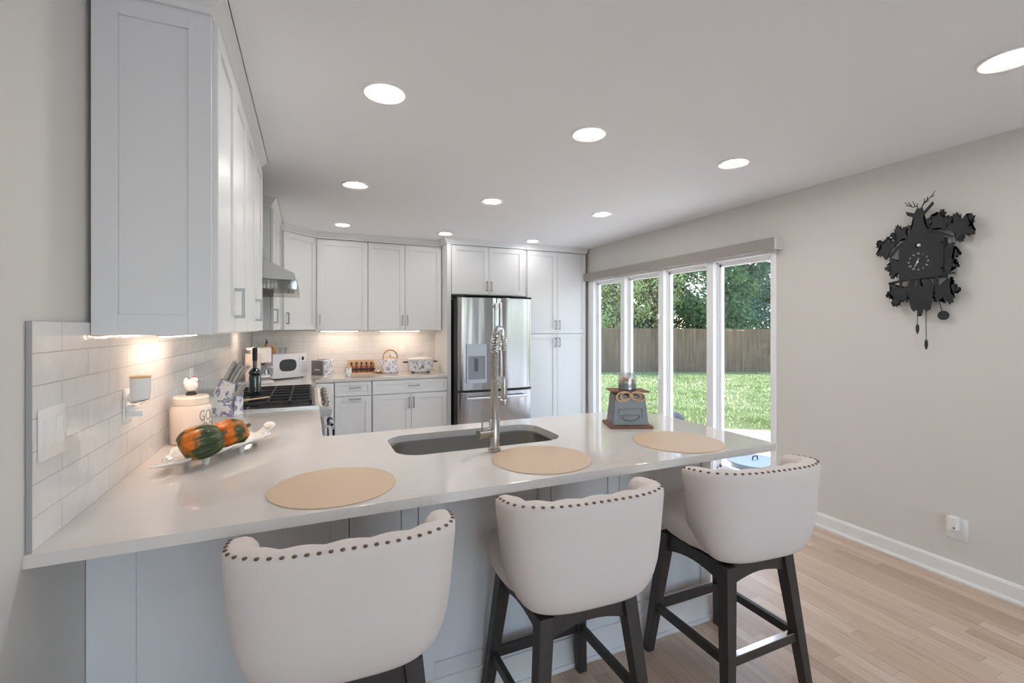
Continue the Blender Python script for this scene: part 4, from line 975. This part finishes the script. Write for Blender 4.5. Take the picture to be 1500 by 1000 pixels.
# ------------------------------------------------------------------ cuckoo clock on the right wall
ck = thing('cuckoo_clock', 'black silhouette cuckoo clock with stag head and leaves on the right wall', 'clock', (XR, 1.50, 1.804), -PI/2)
def q(cx, cy): return ((cx-312)/1071, (441-cy)/886)
PF0, PF1 = -.060, -.052
mb = MB()
def poly(pts, d=0): mb.prism([q(*p) for p in pts], PF0+d, PF1+d, 'y')
poly([(205, 350), (268, 290), (345, 283), (425, 308), (436, 335), (430, 522), (205, 536)])
fp = mb.build('front_plate', 'clock', ck)
mb = MB(); mb.box(*[q(208, 0)[0], q(428, 0)[0]], -.052, 0, q(0, 530)[1], q(0, 330)[1]); mb.build('case', 'clock', ck)
mb = MB(); poly([(262, 295), (283, 240), (284, 190), (300, 165), (328, 165), (336, 195), (335, 235), (362, 292)], -.001)
poly([(240, 168), (285, 185), (286, 208), (250, 192)]); poly([(334, 186), (380, 142), (384, 156), (336, 203)])
poly([(250, 240), (272, 246), (275, 290), (262, 280)]); poly([(346, 226), (364, 222), (352, 275), (340, 250)])
mb.build('stag_head', 'clock', ck)
mb = MB()
def an(pts, r=.0032): mb.tube([(q(*p)[0], (PF0+PF1)/2, q(*p)[1]) for p in pts], lambda t: r*(1-.5*t), 6)
an([(304, 168), (300, 150), (280, 152), (258, 140), (235, 118)]); an([(290, 152), (285, 135), (276, 120)]); an([(272, 149), (262, 130), (252, 120)]); an([(300, 152), (300, 135)]); an([(258, 140), (240, 135)])
an([(322, 168), (330, 150), (350, 130), (372, 115), (392, 90)]); an([(334, 145), (340, 130), (336, 118)]); an([(352, 130), (354, 112)]); an([(370, 117), (388, 112)]); an([(345, 138), (362, 132)])
mb.build('antlers', 'clock', ck)
lk = [.0015]
def leaf(cx, cy, R, rot):
    m_ = MB(); pts = []
    lobes = [(0, 1.0), (60, .90), (118, .78), (-60, .90), (-118, .78)]
    lobes.sort(key=lambda a: a[0])
    for i, (a, k) in enumerate(lobes):
        for da, kk in ((-29, .50), (-24, .66), (-20, .84), (-15, .70), (-10, .80), (-6, .97), (0, .90), (6, 1.0), (10, .80), (15, .70), (20, .86), (24, .66), (29, .50)):
            an_ = math.radians(a+da+rot); pts.append((cx+R*k*kk*math.sin(an_), cy-R*k*kk*math.cos(an_)))
    an_ = math.radians(180+rot); pts.append((cx+R*.3*math.sin(an_), cy-R*.3*math.cos(an_)))
    m_.prism([q(*p) for p in pts], PF0+lk[0], PF1+lk[0], 'y'); lk[0] += .0006; m_.build('leaf', 'clock', ck)
for a in ((212, 292, 66, -20), (135, 352, 78, -55), (412, 258, 72, 12), (500, 300, 92, 50), (188, 450, 76, -160), (200, 592, 84, -165), (440, 415, 74, 95), (432, 588, 88, 155), (446, 462, 62, 110)): leaf(*a)
for pts in ([(150, 398), (200, 350), (262, 305)], [(350, 285), (400, 300), (480, 335)], [(148, 545), (200, 536), (262, 530)], [(400, 520), (440, 515), (486, 514)], [(215, 530), (212, 575)], [(400, 525), (403, 570)]):
    mb = MB(); an(pts, .009); mb.build('branch', 'clock', ck)
mb = MB(); poly([(262, 540), (282, 530), (286, 570), (296, 575), (304, 530), (316, 530), (322, 572), (332, 572), (338, 530), (366, 540), (386, 575), (376, 640), (368, 690), (348, 700), (332, 682), (320, 725), (306, 725), (300, 690), (282, 700), (268, 682), (262, 635), (248, 600), (246, 570)], .001)
mb.build('lower_bracket', 'clock', ck)
for x, y0, y1 in ((297, 690, 765), (340, 685, 845)):
    mb = MB(); a = q(x, y0); c = q(x+(2 if y1 > 800 else 0), y1); mb.tube([(a[0], -.045, a[1]), (c[0], -.045, c[1])], .0018, 6); chn = mb.build('chain', 'clock', ck)
    mb = MB(); mb.lathe([(.003, 0), (.008, -.012), (.0085, -.035), (.003, -.058)], 12, (c[0], -.045, c[1])); mb.build('weight', 'clock', chn, smooth=True)
mb = MB(); a = q(372, 530); c = q(414, 706); mb.tube([(a[0], -.03, a[1]), (c[0], -.03, c[1])], .0022, 6); pe = mb.build('pendulum_rod', 'clock', ck)
c = q(420, 722); mb = MB(); mb.lathe([(.001, -.004), (.026, -.003), (.026, .003), (.001, .004)], 24); [None]
for vv in mb.bm.verts: vv.co = Vector((vv.co.x+c[0], vv.co.z-.03, vv.co.y+c[1]))
mb.build('pendulum_bob', 'clock', pe, smooth=True)
# dial
M['dial'] = mat('dial_white', (.80, .80, .80), .5); M['holeb'] = mat('clock_hole', (.003, .003, .003), .9)
mb = MB(); cx0, cy0 = 309, 441
for k, rn in enumerate(['XII', 'I', 'II', 'III', 'IIII', 'V', 'VI', 'VII', 'VIII', 'IX', 'X', 'XI']):
    a = 2*PI*k/12; px, pz = q(cx0+50*math.sin(a), cy0-42*math.cos(a))
    def pf(x, y, z, px=px, pz=pz): return (px+x, PF0-.001-z, pz+y)
    add_text(mb, rn, .0135, pf, .0004, .85)
mb.build('numerals', 'dial', fp)
mb = MB()
def hand(a, L, w):
    x0, z0 = q(cx0-4, cy0+2); ux, uz = math.sin(a), math.cos(a); pts = [(x0-uz*w, z0+ux*w), (x0+ux*L, z0+uz*L), (x0+uz*w, z0-ux*w), (x0-ux*.01, z0-uz*.01)]
    mb.prism(pts, PF0-.004, PF0-.003, 'y')
hand(math.radians(15), .028, .003); hand(math.radians(207), .042, .0022); x0, z0 = q(cx0-4, cy0+2); mb.cyl((x0, PF0-.005, z0), (x0, PF0, z0), .005, n=12); mb.build('hands', 'dial', fp)
x0, z0 = q(305, 357); mb = MB(); mb.cyl((x0, PF0-.0008, z0), (x0, PF0+.001, z0), .0145, n=20)
for hx, hy in ((425, 357), (427, 487)):
    x1, z1 = q(hx, hy); mb.cyl((x1, PF0-.0008, z1), (x1, PF0+.001, z1), .009, n=6)
mb.build('openings', 'holeb', fp)
mb = MB(); x0, z0 = q(313, 356); mb.ball((x0, PF0-.004, z0), .0085); mb.build('cuckoo_bird', 'dial', fp, smooth=True)

# ------------------------------------------------------------------ recessed ceiling lamps
lamp = thing('recessed_light', '', 'ceiling light', (0, 0, ZC)); lamp['group'] = 'recessed lamps in the kitchen ceiling'
mb = MB(); mb.lathe([(.060, 0), (.060, -.002), (.088, -.008), (.094, -.004), (.094, 0)], 40, cap=False); mb.build('trim_ring', 'trimp', lamp, smooth=True)
mb = MB(); mb.lathe([(.001, -.0035), (.062, -.0035), (.062, -.001), (.001, -.001)], 32, cap=False); mb.build('lens', 'lamp', lamp)
LX, LY = (.301, 1.352, 2.412), (2.055, 3.46, 4.86)
cols = ('left column, nearest the left wall', 'middle column', 'right column, nearest the window'); rows = ('front row above the peninsula', 'middle row', 'back row by the cabinets')
first = True
for j, y in enumerate(LY):
    for i, x in enumerate(LX):
        lb = 'recessed lamp, %s, %s' % (rows[j], cols[i])
        if first: lamp.location = (x, y, ZC); lamp['label'] = lb; first = False
        else: dup(lamp, (x, y, ZC), 0, lb)
for r_ in [o for o in COL.objects if o.name.startswith('recessed_light') and abs(o.location.y-LY[2]) < .01]:   # back row runs dimmer
    for c_ in r_.children:
        if c_.name.startswith('lens'): c_.data = c_.data.copy(); c_.data.materials[0] = M['lampdim']
dup(lamp, (2.44, .835, ZC), 0, 'recessed lamp cut by the right frame edge, near the clock')
dup(lamp, (1.35, -1.5, ZC), 0, 'added fill lamp far behind the camera, outside the picture')  # extra unseen lamp, added to even out the room light
dup(lamp, (.30, -.45, ZC), 0, 'added fill lamp just behind the camera, outside the picture')  # added out of view as fill for the near end of the room

# ------------------------------------------------------------------ outside
b = MB(); n = 24
SL, CL = math.sin(TH), math.cos(TH)
def RD(lat, D, z): return (lat*CL+D*SL, D*CL-lat*SL, z)      # lateral / depth along the yard axis
def gz(D): return -.22-.20*max(0, min(1, (D-7)/12))
g = []
for i in range(n+1):
    D = 3.0+ i*2.5; g.append([b.v(RD(-1+j*2.5 if True else 0, D, gz(D))) for j in range(n+1)])
for a, c in zip(g, g[1:]):
    for k in range(n): b.face([a[k], a[k+1], c[k+1], c[k]])
# keep only the part of the lawn outside the house
dele = [v for v in b.bm.verts if v.co.x < XR+.3 and v.co.y < YB+.2]
for v in b.bm.verts:
    if v.co.x < XR+TK and v.co.y < YB+TK+.3: v.co.z = -.5
lw = b.build('lawn', 'lawn', smooth=True, angle=0); struct(lw, 'sunlit green lawn of the back yard outside the window', 'lawn')
b = MB(); b.prism([(XR+TK+.01, -3.5), (9.2, -3.5), (9.2, 3.2), (6.57, 4.92), (5.0, 5.93), (XR+TK+.01, 6.9)], -.26, -.18)
struct(b.build('patio', 'patio'), 'pale concrete patio outside the window by the house', 'patio')
b = MB()
rnd = random.Random(3)
for i in range(42000):
    D = 7.0+11.6*rnd.random()**1.3; lat = D*(.10+.62*rnd.random()); x, y, z = RD(lat, D, gz(D)); a = rnd.random()*6.3; h_ = .025+.05*rnd.random(); w_ = .006+.010*rnd.random()
    A = b.bm.verts.new((x+w_*math.cos(a), y+w_*math.sin(a), z)); B = b.bm.verts.new((x-w_*math.cos(a), y-w_*math.sin(a), z)); C_ = b.bm.verts.new((x+.02*math.sin(a*3), y+.02*math.cos(a*3), z+h_)); b.bm.faces.new((A, B, C_))
tag(b.build('grass', m_leaf('grass_blades', (.16, .22, .07), (.34, .375, .20))), 'short grass blades growing over the yard', 'grass', kind='stuff')
# fence at depth 19
b = MB(); b.box(-9, 12, -16, YR-TK-.02, -.26, -.18); struct(b.build('bounce_ground', 'bounce_ground'), 'pale ground slab added behind the house to bounce sunlight indoors', 'bounce_ground')  # unseen slab, put here so sunlight bounces in through the rear openings
fe = thing('wooden_fence', 'brown wooden privacy fence at the far end of the yard', 'fence', RD(0, 19, -.42), -TH)
for s_ in range(9):
    x0 = -.5+s_*2.4; mb = MB(); k = 0; x = x0
    while x < x0+2.39:
        w_ = .142; hh = 1.84+.012*rnd.uniform(-1, 1)-.012*s_; y = rnd.uniform(-.004, .004)
        mb.prism([(x, 0), (x+w_+.005, 0), (x+w_+.005, hh-.03), (x+w_-.03, hh), (x+.024, hh), (x, hh-.03)], y, y+.018, 'y'); x += w_+.008
    for zz in (.3, 1.5): mb.box(x0, x0+2.4, .02, .06, zz, zz+.09)
    mb.build('fence_panel', 'fence', fe)
for s_ in range(10):
    mb = MB(); mb.box(-.5+s_*2.4-.05, -.5+s_*2.4+.05, .06, .16, 0, 1.80); mb.build('post', 'fence', fe)
# trees
def tree(lat, D, R, H, leafm, label, z0=1.0, n=9000, bark='bark', ls=.16, lean=0):
    x, y, _ = RD(lat, D, 0); t = thing('tree', label, 'tree', (x, y, -.42), 0, 'trees beyond the fence'); r_ = random.Random(int(lat*100+D))
    mb = MB(); mb.tube([(0, 0, 0), (lean*.3, 0, H*.3), (lean, .1, H*.62)], lambda q_: .17*(1-.6*q_), 10)
    for k in range(6):
        a = k*1.05+.3; zz = H*(.28+.06*k); mb.tube([(lean*.4, 0, zz), (R*.45*math.cos(a), R*.45*math.sin(a), zz+.7), (R*.8*math.cos(a), R*.8*math.sin(a), zz+1.5)], lambda q_: .07*(1-.75*q_), 6)
    mb.build('trunk', bark, t, smooth=True, angle=0)
    bm = bmesh.new(); cl = []
    for k in range(46):
        u = r_.random(); a = r_.random()*6.283; zz = z0+(H-z0)*u; rr = R*(.35+.65*math.sin(PI*min(1, .15+u*.85)))*math.sqrt(r_.random()); cl.append((rr*math.cos(a), rr*math.sin(a), zz, .5+.55*r_.random()))
    for i in range(n):
        c = cl[r_.randrange(len(cl))]; d = Vector((r_.gauss(0, 1), r_.gauss(0, 1), r_.gauss(0, .8))).normalized()*c[3]*(.55+.45*r_.random())
        p = Vector((c[0], c[1], c[2]))+d; nn = (d.normalized()+Vector((r_.uniform(-.8, .8), r_.uniform(-.8, .8), r_.uniform(-.2, 1.0)))).normalized()
        u1 = nn.orthogonal().normalized(); u1.rotate(Matrix.Rotation(r_.random()*6.28, 3, nn)); u2 = nn.cross(u1); s_ = ls*(.6+.8*r_.random())
        vs = [bm.verts.new(p+u1*s_*a_+u2*s_*b_*.6) for a_, b_ in ((-.5, 0), (0, -.5), (.5, 0), (0, .5))]; bm.faces.new(vs)
    me = bpy.data.meshes.new('foliage'); bm.to_mesh(me); bm.free(); o = bpy.data.objects.new('foliage', me); COL.objects.link(o); me.materials.append(M[leafm]); o.parent = t
tree(3.4, 24.5, 2.3, 8.6, 'leafdark', 'dark green tree with reddish trunk behind the fence, in the leftmost pane', bark='redbark', lean=.9, n=13000)
tree(4.9, 21.8, 1.25, 7.2, 'leaflime', 'slender yellow-green tree behind the fence, in the second pane', n=8000, ls=.13)
tree(7.0, 22.2, 1.1, 6.4, 'leaflime', 'small yellow-green tree behind the fence, left side of the third pane', n=4000, ls=.12, z0=2.2)
tree(7.6, 26.0, 2.6, 9.0, 'leafdark', 'dense dark green tree behind the fence, in the third pane', n=16000)
tree(10.4, 23.2, 1.9, 7.6, 'leafmid', 'mid green tree behind the fence, left side of the rightmost pane', n=12000)
tree(12.3, 24.5, 2.3, 8.8, 'leafblue', 'blue-green tree behind the fence, right side of the rightmost pane', n=13000)
for k, (lat, D) in enumerate(((2.0, 29), (5.5, 29.5), (9.5, 30), (13.5, 30), (17.0, 28.5))):
    tree(lat, D, 3.0, 11.0, 'leafdark', 'tall dark tree forming the far treeline, %s' % ('leftmost of five', 'second of five from the left', 'middle one of five', 'fourth of five from the left', 'rightmost of five')[k], n=15000, ls=.24)
# patio things
fp_ = thing('fire_pit', 'low round blue-grey metal fire pit with flat lid on the patio', 'fire pit', (4.33, 3.42, -.18))
mb = MB(); mb.lathe([(.20, 0), (.23, .03), (.23, .17)], 28); mb.build('bowl', 'bluemetal', fp_, smooth=True)
mb = MB(); mb.lathe([(.27, .17), (.275, .18), (.27, .19), (.05, .20)], 36); mb.build('lid', 'bluemetal', fp_, smooth=True)
mb = MB(); mb.tube([(-.04, 0, .20), (-.03, 0, .235), (.03, 0, .235), (.04, 0, .20)], .007, 6); mb.build('handle', 'black', fp_, smooth=True)
kg = thing('kettle_grill', 'black round kettle grill on the lawn, seen low in the third pane', 'grill', RD(2.12, 6.2, -.22))
mb = MB(); mb.lathe([(.05, .22), (.16, .27), (.20, .36)], 24); mb.build('bowl', 'black', kg, smooth=True)
mb = MB(); mb.lathe([(.205, .36), (.19, .44), (.12, .50), (.03, .52)], 24); mb.build('lid', 'black', kg, smooth=True)
for k in range(3):
    a = k*2.094+.4; mb = MB(); mb.cyl((.10*math.cos(a), .10*math.sin(a), .27), (.2*math.cos(a), .2*math.sin(a), 0), .012, n=8); mb.build('leg', 'black', kg)
